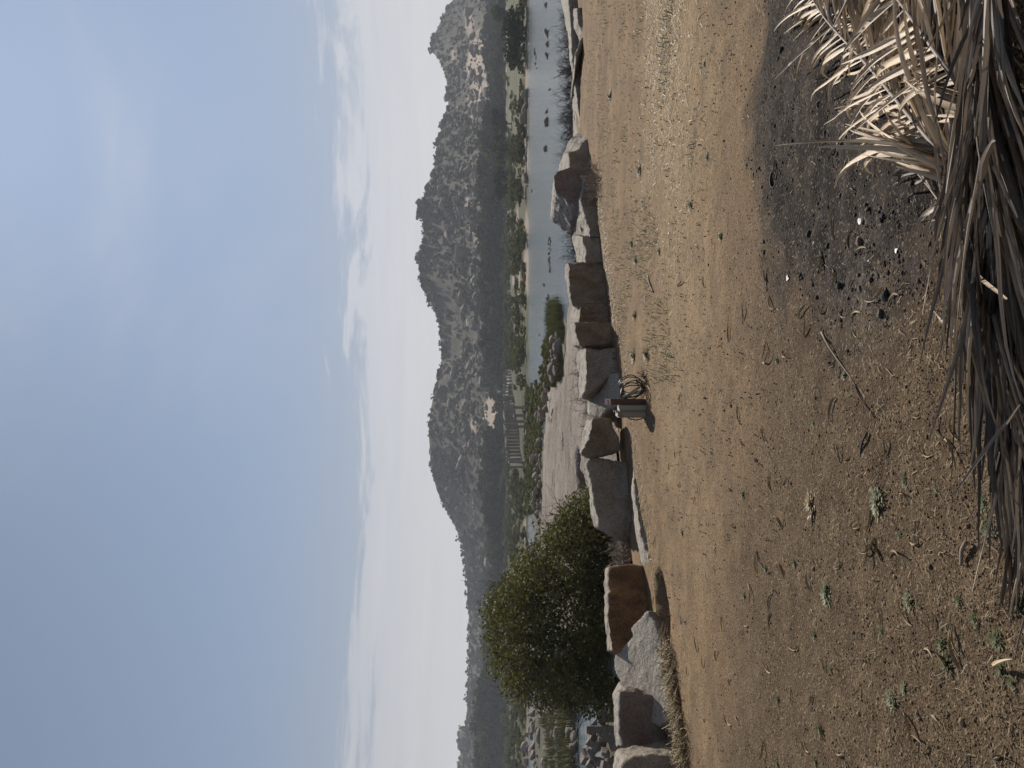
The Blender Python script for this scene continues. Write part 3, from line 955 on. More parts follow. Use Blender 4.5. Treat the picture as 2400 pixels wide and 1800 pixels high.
for k in range(26):      # fallen beams
    yv = rng.uniform(960, 1160); d = rng.uniform(120, 174)
    b = MB(); b.box((0, 0, 0), (rng.uniform(1.8, 4.2), 0.45, 0.42), jit=.05)
    z = -2.8 if d < 165 else -2.6
    o = link('fallen_beam', b.mesh('fallen_beam', RUINROCK), None, ((900 - yv) / F * d, d, z + rng.uniform(0, .5)), (rng.uniform(-.1, .1), rng.uniform(-.25, .25), rng.uniform(-.6, .6)))
    tag(o, 'fallen stone beam lying among rocks and weeds below the colonnade', 'beam', 'fallen beams below the colonnade')

# spit of rocky ground between the slab and the ruins
def mound(name, x0, x1, d0, d1, ztop, mat, n=40):
    uu = np.linspace(-1, 1, n)
    U, V2 = np.meshgrid(uu, uu, indexing='ij')
    r = np.sqrt(U ** 2 + V2 ** 2) / 1.0
    X = (x0 + x1) / 2 + U * (x1 - x0) / 2
    Y = (d0 + d1) / 2 + V2 * (d1 - d0) / 2
    q = np.stack([X.ravel(), Y.ravel(), 0 * X.ravel()], -1)
    nz = fbm(q, 0.25, 4, 13)
    z = -3.5 + (ztop + 3.5) * sstep(1.0, 0.45, r.ravel() + 0.18 * nz) + 0.12 * nz
    return tag(link(name, mesh_np(name, np.stack([q[:, 0], q[:, 1], z], -1), grid_faces(n, n), mat, True)), kind='structure')


SPIT = plain('spit_soil', (0.062, 0.058, 0.032), 0.95, 0.6, 0.8)
mound('river_spit', -30, 1.5, 85, 185, -2.5, SPIT)
mound('rocky_shore', -26, 4.5, 37, 100, -2.15, SLABROCK)
mound('near_spit', -3, 9, 50, 84, -2.99, SPIT)
mound('river_island', -75, -26, 49, 135, -2.3, SPIT, 60)

yq = rng.uniform(800, 1200, 900); dq = rng.uniform(60, 176, 900)
kq = dq > np.interp(yq, [800, 900, 1000, 1200], [64, 70, 90, 95])
yq, dq = yq[kq], dq[kq]
sq = rng.uniform(.18, .55, len(yq)) * (.6 + dq / 200)
lq = np.stack([(900 - yq) / F * dq, dq, np.full(len(yq), -2.6)], -1)
lq = lq[(yq > 905) | (dq < 90)]; sq = sq[:len(lq)]
tag(link('shore_scrub', join_scatter('shore_scrub', [crown_arrays(670 + i, 40, 0.32, 5) for i in range(5)], lq, np.stack([sq * 1.5, sq * 1.5, sq * .8], -1), rng.uniform(0, 6.28, len(lq)), SCRUB)),
    'low weeds among fallen stones below the colonnade', 'weeds', kind='stuff')
for i in range(90):
    yv = rng.uniform(780, 1230)
    xx_ = np.interp(yv, [780, 860, 900, 1000, 1120, 1230], [1306, 1300, 1284, 1266, 1262, 1258]) + rng.uniform(-9, 9)
    d = float(np.interp(yv, [780, 900, 1000, 1120], [55, 62, 75, 95])) * rng.uniform(.9, 1.1)
    zb = H - (xx_ - HZ) / F * d
    zb = min(max(zb, -3.0), -1.3)
    river_rock(xx_, yv, rng.uniform(8, 26) * (0.75 if yv > 1000 else 1), f"{'smaller' if i % 3 == 0 else 'larger'} pinkish heaped rock behind the pale slab, {'near the reeds' if yv < 880 else 'in front of the lone pillars' if yv < 1000 else 'below the colonnade'}", 'rocks heaped behind the slab', d, zb, 0.7, 0.1, 'heaped_rock')


def reeds(name, n, sampler, h, wd, mat, lean=0.35):
    Vs = []
    for _ in range(n):
        x, y_, z = sampler()
        a = random.uniform(0, 6.28)
        hh_ = h * random.uniform(.5, 1.15)
        dx, dy = math.cos(a), math.sin(a)
        l = lean * hh_ * random.random()
        w2 = wd * random.uniform(.6, 1.3)
        Vs += [(x - dy * w2, y_ + dx * w2, z), (x + dy * w2, y_ - dx * w2, z), (x + dx * l * .5 + dy * w2 * .6, y_ + dy * l * .5 - dx * w2 * .6, z + hh_ * .6), (x + dx * l, y_ + dy * l, z + hh_)]
    return mesh_np(name, Vs, np.arange(4 * n).reshape(-1, 4), mat)


def samp_clump(cs):
    def f():
        cx_, cy_, r, z = random.choice(cs)
        a, q = random.uniform(0, 6.28), math.sqrt(random.random())
        return cx_ + r * q * math.cos(a), cy_ + r * q * math.sin(a), z
    return f


cs = []
for _ in range(46):
    yv = random.uniform(700, 905); d = random.uniform(62, 78)
    cs.append(((900 - yv) / F * d, d, random.uniform(.5, 1.2), -2.95))
tag(link('reeds', reeds('reeds', 5200, samp_clump(cs), 1.0, 0.035, REED)), 'band of green reeds along the near shore behind the pale slab', 'reeds', kind='stuff')
cs = []
for _ in range(60):
    yv = random.uniform(1560, 1880); d = random.uniform(50, 96)
    if random.random() < .35: d = random.uniform(50, 60)
    cs.append(((900 - yv) / F * d, d, random.uniform(.5, 1.8), -2.7))
tag(link('reeds', reeds('reeds', 6000, samp_clump(cs), .8, 0.045, REED)), 'yellow green reeds on the rocky island at left', 'reeds', kind='stuff')
for i in range(95):     # island rocks
    yv = rng.uniform(1640, 1830); d = rng.uniform(92, 136) if i < 50 else rng.uniform(48, 54) if i < 66 else rng.uniform(56, 92)
    zb = -2.4 if i < 50 else -2.95
    x = HZ + (H - zb) / d * F
    river_rock(x, yv, rng.uniform(7, 24) if i < 50 else rng.uniform(16, 40), 'pinkish boulder piled on the back of the reedy island at left' if i < 50 else 'rounded grey rock at the water edge in front of the reedy island' if i < 66 else 'pink rock showing between the reeds of the left island', 'boulders of the island back' if i < 50 else 'rocks at the island front' if i < 66 else 'rocks between the island reeds', d, zb, 0.75, 0.05, 'island_rock')
for (x, yv, wd) in [(1240, 1722, 14), (1230, 1752, 26), (1238, 1764, 14), (1228, 1782, 16), (1240, 1788, 14), (1234, 1796, 12)]:
    river_rock(x, yv, wd, 'rounded boulder on the far shore behind the island at left', 'far left shore boulders', 173, -2.9, .9, 0.05, 'shore_boulder')

# ------------------------------------------------------------------ pale rock slab behind the kerb stones
far = [(-13.5, 39), (-11, 40), (-8.6, 39.8), (-6.4, 38.8), (-4.0, 36.5), (-1.46, 31), (-.45, 27.4), (.27, 24.2), (1.27, 23), (1.95, 22.0), (3.0, 20.5)]
fx = np.array(far)
nu, nv = 130, 150
uf = np.linspace(0, 1, nu)
fa = np.stack([np.interp(uf, np.linspace(0, 1, len(fx)), fx[:, k]) for k in (0, 1)], -1)
na = np.stack([WP0 + WN * 1.15 + WU * (-0.6 + 9.4 * q_) for q_ in uf])
na[:, 0] += np.linspace(-0.2, 0, nu); na[:, 1] += np.linspace(3.2, 0, nu)
vf = np.concatenate([np.linspace(0, 1, nv - 12), 1 + np.linspace(0.02, .3, 12)])
SX = na[:, None, :] + (fa - na)[:, None, :] * np.minimum(vf, 1)[None, :, None]
over = np.maximum(vf - 1, 0)
SX = SX + (np.array([0.35, 0.93]) * 6.0)[None, None, :] * over[None, :, None]
X, Y = SX[..., 0].ravel(), SX[..., 1].ravel()
q = np.stack([X, Y, 0 * X], -1)
zs = -0.13 + 0.10 * fbm(q, 0.22, 4, 23) + 0.035 * fbm(q, 1.3, 3, 29)
wob = 1 - np.abs(np.sin((X * .5 - Y * .8) * 1.3 + fbm(q, .4, 3, 3) * 2)) ** 8
zs -= 0.06 * (1 - wob) + np.tile(2.7 * sstep(0, .3, over) + 0.5 * over, nu)
zs -= 1.3 * np.repeat(sstep(0.93, 1.0, uf), len(vf)) + 2.2 * np.repeat(sstep(0.07, 0.0, uf), len(vf))
for (px_, py_, rr) in [(1318, 1037, .35), (1357, 1075, .3), (1357, 1100, .25), (1358, 1128, .28), (1362, 1150, .5)]:
    c_ = gnd(px_, py_, -0.13)
    zs -= 0.35 * sstep(1.0, .4, np.sqrt(((X - c_.x) / rr) ** 2 + ((Y - c_.y) / (rr * 1.6)) ** 2))
me = mesh_np('rock_slab', np.stack([X, Y, zs], -1), grid_faces(nu, len(vf))[:, ::-1], SLABROCK, True)
tag(link('rock_slab', me), kind='structure')


# ------------------------------------------------------------------ kerb of granite blocks
def block(name, label, base, front, back, depth, mat, lean=0.0, voxel=0.02, rough=0.02, cat='stone block', away=None, zb=0.0, group='granite blocks along the yard edge', sink=0.06):
    """base: photo points of the ground line; front/back: photo outlines of the near and far face"""
    C = Vector((0, 0, H))
    a, b = gnd(*base[0], zb), gnd(*base[1], zb)
    al = (b - a); al.z = 0; al.normalize()
    aw = Vector((-al.y, al.x, 0))
    if aw.y < 0: aw = -aw
    up = Vector((0, 0, math.cos(lean))) + aw * math.sin(lean)
    n = al.cross(up).normalized()
    if n.dot(C - a) < 0: n = -n
    dv = (aw if away is None else Vector(away).normalized()) * depth if lean < 0.5 else -n * depth

    def onplane(px, p0):
        r = pix(px[0], px[1], 1.0) - C
        return C + r * ((p0 - C).dot(n) / r.dot(n))
    fr = [onplane(p, a) for p in front]
    bk = []
    for i, p in enumerate(front):
        q_ = back[i] if back and i < len(back) else None
        bk.append(onplane(q_, a + dv) if q_ is not None else fr[i] + dv)
    # push the lower points a little into the soil
    for L in (fr, bk):
        for p in L:
            if p.z < zb + 0.06 and lean < .5: p.z -= sink
    k = len(fr)
    bm = bmesh.new()
    vf_ = [bm.verts.new(p) for p in fr]
    vb_ = [bm.verts.new(p) for p in bk]
    f1 = bm.faces.new(vf_); f2 = bm.faces.new(vb_[::-1])
    for i in range(k):
        bm.faces.new((vf_[(i + 1) % k], vf_[i], vb_[i], vb_[(i + 1) % k]))
    bmesh.ops.triangulate(bm, faces=[f1, f2])
    bmesh.ops.recalc_face_normals(bm, faces=bm.faces)
    org = Vector((sum((p.x for p in fr + bk)) / (2 * k), sum((p.y for p in fr + bk)) / (2 * k), zb))
    for v in bm.verts: v.co -= org
    me0 = bpy.data.meshes.new('tmp')
    bm.to_mesh(me0); bm.free()
    o0 = bpy.data.objects.new('tmp', me0)
    COL.objects.link(o0)
    md = o0.modifiers.new('r', 'REMESH'); md.mode = 'VOXEL'; md.voxel_size = voxel
    dg = bpy.context.evaluated_depsgraph_get()
    me1 = bpy.data.meshes.new_from_object(o0.evaluated_get(dg))
    bpy.data.objects.remove(o0); bpy.data.meshes.remove(me0)
    nv_ = len(me1.vertices)
    co = np.empty(nv_ * 3, np.float32); me1.vertices.foreach_get('co', co)
    co = co.reshape(-1, 3).astype(float)
    # light smoothing to break the edges, then chipped relief
    ed = np.empty(len(me1.edges) * 2, np.int32); me1.edges.foreach_get('vertices', ed); ed = ed.reshape(-1, 2)
    for _ in range(3):
        acc = np.zeros_like(co); cn = np.zeros(nv_)
        np.add.at(acc, ed[:, 0], co[ed[:, 1]]); np.add.at(acc, ed[:, 1], co[ed[:, 0]])
        np.add.at(cn, ed[:, 0], 1); np.add.at(cn, ed[:, 1], 1)
        co = co * .45 + .55 * acc / np.maximum(cn, 1)[:, None]
    me1.vertices.foreach_set('co', co.astype(np.float32).ravel()); me1.update()
    nr = np.empty(nv_ * 3, np.float32); me1.vertices.foreach_get('normal', nr); nr = nr.reshape(-1, 3)
    g = co + np.array(org)
    disp = rough * 1.7 * fbm(g, 1.5, 2, 11) + rough * .6 * fbm(g, 6.0, 3, 12) + rough * .6 * fbm(g, 15.0, 2, 13)
    disp -= rough * 2.2 * np.maximum(fbm(g, 3.1, 2, 15) - .55, 0)
    co = co + nr * disp[:, None]
    me1.vertices.foreach_set('co', co.astype(np.float32).ravel())
    me1.materials.clear(); me1.materials.append(mat)
    me1.polygons.foreach_set('use_smooth', np.ones(len(me1.polygons), dtype=bool))
    me1.update()
    me1.name = name
    o = link(name, me1, None, org)
    return tag(o, label, cat, group)


block('stone_block', 'rough light topped granite block at the left border, its dark side towards the yard',
      [(1598, 1766), (1606, 1830)], [(1596, 1764), (1606, 1880), (1470, 1880), (1458, 1800), (1466, 1784), (1528, 1770)], [(1560, 1740), None, (1440, 1880), (1436, 1806), (1444, 1756), (1500, 1748)], 0.55, GRANITE)
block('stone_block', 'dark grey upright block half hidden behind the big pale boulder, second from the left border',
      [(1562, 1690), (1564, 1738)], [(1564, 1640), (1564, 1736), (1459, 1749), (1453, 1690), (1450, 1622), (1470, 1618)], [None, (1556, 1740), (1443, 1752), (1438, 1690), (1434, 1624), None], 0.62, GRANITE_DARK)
block('boulder', 'big pale slanting granite slab with chipped pointed ends lying among the left blocks',
      [(1560, 1530), (1574, 1690)], [(1517, 1430), (1474, 1473), (1485, 1490), (1444, 1525), (1436, 1540), (1436, 1570), (1450, 1596), (1463, 1636), (1482, 1666), (1518, 1690), (1550, 1707), (1578, 1672), (1564, 1595), (1553, 1517), (1538, 1460)], None, 0.38, GRANITE, lean=R(60), rough=0.009, cat='boulder')
block('stone_block', 'orange brown stained block with a thin pale top right of the big pale slab',
      [(1509, 1340), (1524, 1450)], [(1502, 1331), (1508, 1346), (1522, 1440), (1530, 1525), (1428, 1527), (1424, 1460), (1426, 1400), (1428, 1332)], [None, None, None, None, (1421, 1524), (1418, 1460), (1419, 1405), (1423, 1334)], 0.5, GRANITE_RUST)
block('stone_block', 'large dark block with lit rough upper corner standing beside the gap in the row',
      [(1467, 1078), (1481, 1226)], [(1374, 1084), (1389, 1076), (1463, 1082), (1473, 1128), (1481, 1222), (1403, 1235), (1396, 1207), (1385, 1125)], [(1366, 1088), None, None, None, None, (1396, 1232), (1389, 1206), (1375, 1128)], 0.75, GRANITE)
block('stone_block', 'block with pale sloping top and brown face just left of the electric box',
      [(1466, 985), (1468, 1070)], [(1388, 979), (1435, 981), (1439, 1004), (1452, 1020), (1456, 1058), (1380, 1070), (1362, 1062), (1384, 1034)], [(1376, 987), None, None, None, None, (1372, 1068), (1356, 1060), (1360, 1030)], 0.8, GRANITE_BROWN)
block('boulder', 'pale tan boulder lying low right behind the electric box',
      [(1453, 890), (1458, 960)], [(1450, 873), (1427, 878), (1416, 895), (1408, 917), (1381, 931), (1382, 974), (1410, 981), (1424, 963), (1454, 950), (1456, 900)], [None, None, None, None, (1376, 936), (1376, 968), None, None, None, None], 0.55, GRANITE, lean=R(56), rough=0.010, cat='boulder')
block('stone_block', 'block with slanting pale top and dark face right of the pale tan boulder',
      [(1444, 818), (1448, 885)], [(1370, 814), (1444, 814), (1448, 880), (1424, 885), (1366, 934), (1374, 890), (1372, 854), (1369, 832)], [(1362, 818), None, None, None, (1360, 930), (1354, 894), (1351, 850), (1354, 832)], 0.8, GRANITE)
block('stone', 'small brown stone wedged in the dark gap between two blocks in mid row',
      [(1443, 812), (1446, 838)], [(1426, 812), (1443, 811), (1446, 836), (1432, 840)], None, 0.2, GRANITE_BROWN, cat='stone')
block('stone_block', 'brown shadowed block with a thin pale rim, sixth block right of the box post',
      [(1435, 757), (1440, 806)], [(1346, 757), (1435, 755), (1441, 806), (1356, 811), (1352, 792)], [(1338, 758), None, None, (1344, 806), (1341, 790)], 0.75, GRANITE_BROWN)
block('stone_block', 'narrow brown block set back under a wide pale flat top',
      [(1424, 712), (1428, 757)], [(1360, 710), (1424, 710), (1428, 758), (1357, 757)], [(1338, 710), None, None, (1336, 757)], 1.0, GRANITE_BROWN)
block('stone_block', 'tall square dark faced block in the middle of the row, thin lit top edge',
      [(1410, 613), (1424, 710)], [(1329, 617), (1409, 612), (1420, 666), (1425, 710), (1338, 711), (1335, 671), (1331, 630)], [(1325, 619), None, None, None, (1334, 710), (1330, 675), (1326, 640)], 0.7, GRANITE_BROWN)
block('stone_block', 'dark faced block with pale flat top right of the tall square block',
      [(1405, 552), (1411, 614)], [(1361, 551), (1406, 551), (1412, 613), (1371, 616), (1372, 590)], [(1343, 551), None, None, (1348, 618), (1346, 590)], 1.05, GRANITE)
block('stone_block', 'pale topped wedge block with a dark low face, fourth from the right end',
      [(1400, 490), (1406, 552)], [(1365, 484), (1400, 484), (1407, 553), (1380, 554), (1381, 536), (1370, 502)], [(1343, 490), None, None, (1344, 556), (1341, 536), (1339, 508)], 1.1, GRANITE)
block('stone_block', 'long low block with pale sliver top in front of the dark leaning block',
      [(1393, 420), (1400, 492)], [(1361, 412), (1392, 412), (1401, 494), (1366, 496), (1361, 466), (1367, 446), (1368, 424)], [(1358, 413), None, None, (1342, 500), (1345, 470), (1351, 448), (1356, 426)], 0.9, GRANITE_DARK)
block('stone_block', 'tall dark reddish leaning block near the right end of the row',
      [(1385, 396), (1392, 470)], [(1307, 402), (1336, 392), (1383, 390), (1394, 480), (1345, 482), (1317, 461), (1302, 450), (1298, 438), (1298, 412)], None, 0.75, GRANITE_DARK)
block('stone_block', 'pale sloping block with a dark square face at the right end of the row',
      [(1376, 326), (1382, 394)], [(1373, 318), (1377, 322), (1383, 392), (1335, 396), (1332, 358), (1353, 352)], [(1352, 306), None, None, (1309, 402), (1318, 360), (1334, 330)], 1.3, GRANITE)
# flat ledges of bedrock
block('rock_ledge', 'flat pale rock ledge with a dark hollow below at the right border of the yard',
      [(1362, 20), (1366, 140)], [(1352, 18), (1362, 18), (1366, 84), (1352, 132), (1350, 128), (1362, 78), (1353, 54)], [(1337, 18), None, None, None, (1347, 126), (1336, 78), (1333, 40)], 1.6, GRANITE, cat='rock', group=None, rough=.02)
block('rock_ledge', 'long low strip of pale bedrock running to the right border beyond the ledge',
      [(1350, -60), (1360, 300)], [(1334, -60), (1352, -60), (1362, 310), (1354, 312), (1347, 200), (1338, 100), (1331, 0)], [(1318, -60), None, None, (1350, 306), (1340, 200), (1330, 100), (1313, 0)], 2.2, GRANITE, cat='rock', group=None, voxel=.035, rough=.02)
block('rock_ledge', 'low flat strip of bedrock along the foot of the large blocks left of the box',
      [(1470, 985), (1540, 1398)], [(1461, 988), (1472, 988), (1484, 1075), (1494, 1153), (1508, 1245), (1532, 1340), (1545, 1410), (1534, 1410), (1518, 1340), (1496, 1245), (1484, 1153), (1474, 1071)],
      [(1452, 988), None, None, None, None, None, None, (1512, 1410), (1498, 1340), (1473, 1240), (1466, 1153), (1460, 1071)], 0.75, GRANITE, cat='rock', group=None, voxel=.025, rough=.014)

# ------------------------------------------------------------------ leafy riverside tree
def grow(mb, p, d, length, rad, depth, tips, spread=0.6, up=0.12, n=5, minr=0.0035):
    pts, rr = [Vector(p)], [rad]
    q_, v = Vector(p), Vector(d).normalized()
    segs = 4
    for i in range(segs):
        v = (v + Vector((random.gauss(0, .18), random.gauss(0, .18), random.gauss(0, .14) + up * .4))).normalized()
        q_ = q_ + v * length / segs
        pts.append(q_.copy()); rr.append(max(minr, rad * (1 - .5 * (i + 1) / segs)))
    mb.tube(pts, rr, n if rad > .012 else 3, 0, False)
    if depth == 0:
        tips.append((pts[-1], v)); tips.append((pts[2], v)); return
    for i in range(random.choice((2, 3, 3))):
        k = random.choice((2, 3, 4, 4))
        nd = (v + Vector((random.gauss(0, spread), random.gauss(0, spread), random.gauss(0, spread * .8) + up))).normalized()
        grow(mb, pts[k], nd, length * random.uniform(.62, .85), rr[k] * .68, depth - 1, tips, spread, up, n, minr)


def leaf_quads(tips, per, size, r):
    Vs = []
    for (p, v) in tips:
        for _ in range(per):
            c_ = Vector(p) + Vector((r.gauss(0, .085), r.gauss(0, .085), r.gauss(0, .075)))
            a = Vector((r.gauss(0, 1), r.gauss(0, 1), r.gauss(0, .6) - .25)).normalized()
            b = a.cross(Vector((r.gauss(0, 1), r.gauss(0, 1), r.gauss(0, 1)))).normalized()
            s = size * r.uniform(.6, 1.3)
            Vs += [c_ - a * s * .1, c_ + a * s * .5 + b * s * .27, c_ + a * s * 1.1, c_ + a * s * .5 - b * s * .27]
    return Vs


random.seed(11)
TROOT = Vector((-4.0, 14.3, -1.25))
tree = empty('leafy_tree', TROOT)
tips = []
tb = MB()
for (sx, sy, sz, ln, rd) in [(-.55, .1, .75, 1.45, .085), (.15, .1, 1.0, 1.55, .10), (.75, -.05, .6, 1.0, .085), (-.15, -.35, .9, 1.25, .075), (1.05, .2, .3, .95, .065), (-.95, .0, .5, 1.1, .06), (.35, .5, .85, 1.3, .07), (-.5, .5, .9, 1.4, .07)]:
    grow(tb, (0, 0, 0), (sx, sy, sz), ln, rd, 4, tips, .55, .10)
for (x, yv, dx, dz) in [(1215, 1400, .25, .9), (1200, 1430, -.2, 1.0), (1225, 1375, .5, .8), (1230, 1460, -.45, .9), (1260, 1330, .6, .7), (1215, 1500, -.2, 1.0)]:
    p = pix(x, yv, 13.9) - TROOT
    sk = []
    grow(tb, p - Vector((dx * .7, 0, .6)), (dx, 0, dz), .6, .022, 2, sk, .6, .05)
link('trunk', tb.mesh('trunk', BARK, True), tree)


def crown_ok(p):
    # uneven silhouette of the crown as it stands: broad on the left, lower to the right
    g_ = Vector(p) + TROOT
    yi = 900 - g_.x / g_.y * F
    xi = HZ + (H - g_.z) / g_.y * F
    top = np.interp(yi, [1150, 1180, 1220, 1260, 1300, 1360, 1400, 1440, 1500, 1560, 1600, 1640, 1665], [1385, 1330, 1295, 1255, 1215, 1175, 1140, 1128, 1128, 1150, 1172, 1220, 1330])
    nz = fbm(np.array([[g_.x, g_.y, g_.z]]), 1.5, 3, 88)[0]
    return xi > top + 26 * nz + 8 and 1158 + 14 * nz < yi < 1662 + 14 * nz


tw_ = MB()
for (p, v) in tips:
    if random.random() < .55 and crown_ok(p + Vector((0, 0, -.15))):
        for _ in range(3):
            q1 = p + (v + Vector((random.gauss(0, .6), random.gauss(0, .6), random.gauss(.1, .5)))).normalized() * random.uniform(.12, .3)
            q2 = q1 + (v + Vector((random.gauss(0, .7), random.gauss(0, .7), random.gauss(.1, .5)))).normalized() * random.uniform(.08, .2)
            tw_.tube([p, q1, q2], [.005, .0035, .002], 3, 0, False)
link('bare_twigs', tw_.mesh('bare_twigs', TWIG), tree)
tips = [(p, v) for (p, v) in tips if crown_ok(p)]
rr_ = random.Random(5)
extra = []
for _ in range(11000):        # fill the crown volume between twigs with loose sprays
    p = Vector((rr_.uniform(-2.3, 2.1), rr_.uniform(-1.2, 1.3), rr_.uniform(-0.1, 3.6)))
    if crown_ok(p) and fbm(np.array([[p.x, p.y, p.z]]), 1.5, 3, 44)[0] > (-0.3 if p.z > 1.5 else -0.62):
        extra.append((p, Vector((0, 0, 1))))
lv = leaf_quads(tips, 9, 0.062, rr_) + leaf_quads(extra, 12, 0.064, rr_)
link('crown', mesh_np('crown', lv, np.arange(len(lv)).reshape(-1, 4), BUSHLEAF), tree)
tag(tree, 'dense leafy dark green tree with bare twigs on top growing behind the left stone blocks', 'tree')

# ------------------------------------------------------------------ dry thorn bushes behind the kerb
def bush_mesh(seed, n, h, rad, mat):
    random.seed(seed)
    b = MB()
    for _ in range(n):
        a = random.uniform(0, 6.28)
        r0 = rad * math.sqrt(random.random()) * .5
        p = Vector((r0 * math.cos(a), r0 * math.sin(a), 0))
        v = Vector((math.cos(a) * .55 + random.gauss(0, .3), math.sin(a) * .55 + random.gauss(0, .3), random.uniform(.7, 1.5))).normalized()
        ln = h * random.uniform(.55, 1.1)
        pts = [p]
        for k in range(5):
            v = (v + Vector((random.gauss(0, .16), random.gauss(0, .16), random.gauss(0, .1)))).normalized()
            pts.append(pts[-1] + v * ln / 5)
        b.tube(pts, [.007, .006, .005, .004, .003, .002], 3, 0, False)
        for k in (1, 2, 2, 3, 3, 4, 4):
            v2 = (v + Vector((random.gauss(0, .7), random.gauss(0, .7), random.gauss(.1, .5)))).normalized()
            l2 = ln * random.uniform(.14, .34)
            q1 = pts[k] + v2 * l2 * .5
            q2 = q1 + (v2 + Vector((random.gauss(0, .3), random.gauss(0, .3), random.gauss(0, .3)))) * l2 * .5
            b.tube([pts[k], q1, q2], [.004, .003, .0018], 3, 0, False)
            for _k in range(2):
                v3 = (v2 + Vector((random.gauss(0, .8), random.gauss(0, .8), random.gauss(0, .6)))).normalized()
                b.tube([q1, q1 + v3 * l2 * .35], [.0025, .0015], 3, 0, False)
    return b.mesh('thorn_bush', mat)


BM = [bush_mesh(40 + i, 62, 1.0, 0.8, TWIG) for i in range(4)]
BL = ['at the right border', 'right of the pale ledge', 'behind the long pale strip of bedrock', 'behind the sloping right block', 'behind the dark leaning block', 'behind the pale topped wedge block', 'behind the tall square block']
thorns = [(10, 18.5, 1300), (40, 17.5, 1296), (75, 18, 1290), (105, 19, 1284), (135, 18, 1288), (165, 18.5, 1290), (195, 19, 1284), (225, 19, 1284), (250, 18, 1286), (275, 18.5, 1290), (300, 18, 1292), (325, 18, 1290), (350, 18.5, 1288), (378, 17.5, 1284), (405, 18, 1292), (490, 17, 1294), (515, 16.5, 1294), (545, 16.5, 1298), (575, 16, 1300), (600, 16, 1306), (640, 15.5, 1318)]
for i, (yv, d, xt_) in enumerate(thorns):
    d += 4.5 if yv < 300 else 3.0 if yv < 480 else 1.5
    top = pix(xt_, yv, d)
    zb = float(yard_z(np.array([top.x]), np.array([top.y]))[0])
    hh_ = top.z - zb
    o = link('thorn_bush', BM[i % 4], None, (top.x, top.y, zb - .03), (0, 0, i * 1.7), (hh_ * .95, hh_ * .95, hh_ * .88))
    k = 0 if yv < 30 else 1 if yv < 90 else 2 if yv < 300 else 3 if yv < 400 else 4 if yv < 480 else 5 if yv < 590 else 6
    tag(o, 'leafless thorn bush ' + BL[k], 'bush', 'leafless thorn bushes, ' + BL[k])
pale_bush = bush_mesh(60, 34, 0.55, 0.5, TWIGPALE)
for i, (x, yv, s, lab) in enumerate([(1470, 1262, 1.0, 'tangled grey dry bush in the gap between the large dark block and the orange block'), (1474, 1300, .9, 'brown dry bush filling the left half of the gap beside the orange block'),
                                     (1405, 438, .8, 'dry golden brown twig tuft in front of the dark leaning block'), (1400, 410, .6, 'low brown dry tuft at the foot of the sloping right block'), (1366, 940, .75, 'thin dry bush behind the pale tan boulder'), (1375, 1015, .6, 'thin dry bush with bent twigs behind the block left of the electric box'), (1345, 880, .6, 'sparse dry twigs behind the slanting pale topped block')]):
    p = gnd(x, yv)
    if i in (0, 1): p = pix(1484, yv, 10.6); 
    if i >= 4: p = pix({4: 1404, 5: 1404, 6: 1380}[i], yv, 13.2)
    o = link('dry_bush', pale_bush, None, (p.x, p.y, p.z - .02), (0, 0, i * 2.1), (s, s, s * (1.2 if i >= 4 else .8)))
    tag(o, lab, 'bush')

for (x, yv, wd, d, zb, lab) in [(1432, 1252, 40, 13.5, -.5, 'pale white boulder showing in the gap right of the orange block'), (1446, 1300, 34, 13.0, -.55, 'grey boulder behind the dry bush in the gap beside the orange block'), (1420, 1225, 40, 15.0, -.4, 'rounded pale rock behind the large dark block')]:
    river_rock(x, yv, wd, lab, None, d, zb, .8, .1, 'gap_boulder')

# ------------------------------------------------------------------ near left ruin stones beyond the kerb
def ruin_block(x, y, d, size, rot, label, cat, name='broken_stone', group=None, jit=.04):
    b = MB(); b.box((0, 0, 0), size, jit=jit * min(size))
    p = pix(x, y, d)
    return tag(link(name, b.mesh(name, RUINROCK), None, p, rot), label, cat, group)


mound('rubble_bank', -16.5, -7.0, 17, 27, -1.35, SPIT)
ruin_block(1408, 1710, 19, (.17, .22, .72), (0, 0, .35), 'taller of two square stone posts rising before the left water', 'post', 'stone_post', None, .01)
ruin_block(1424, 1679, 19.2, (.26, .22, .5), (0, 0, .35), 'shorter square stone post right of the taller one', 'post', 'stone_post', None, .01)
random.seed(21)
for i in range(60):
    yv = rng.uniform(1660, 1850); d = rng.uniform(17.5, 25)
    x = HZ + (H + rng.uniform(.75, 1.5)) / d * F
    sz = rng.uniform(.12, .4)
    ruin_block(x, yv, d, (sz, sz * rng.uniform(.5, .9), sz * rng.uniform(.3, .8)), (rng.uniform(-.6, .6), rng.uniform(-.6, .6), rng.uniform(0, 3)), 'angular broken stone in the rubble heap between the left blocks and the water', 'stone', 'broken_stone', 'rubble stones behind the left blocks', .16)
for i, (x, yv, wd) in enumerate([(1408, 1735, 46), (1400, 1758, 30), (1405, 1785, 44), (1420, 1665, 20)]):
    river_rock(x, yv, wd, ['large smooth boulder in the rubble left of the stone posts', 'dark upright boulder at the water edge of the rubble', 'tilted grey boulder in the rubble at the left border', 'pale rock right of the two stone posts'][i], None, 22.5, -1.35, .9, .1, 'rubble_boulder')

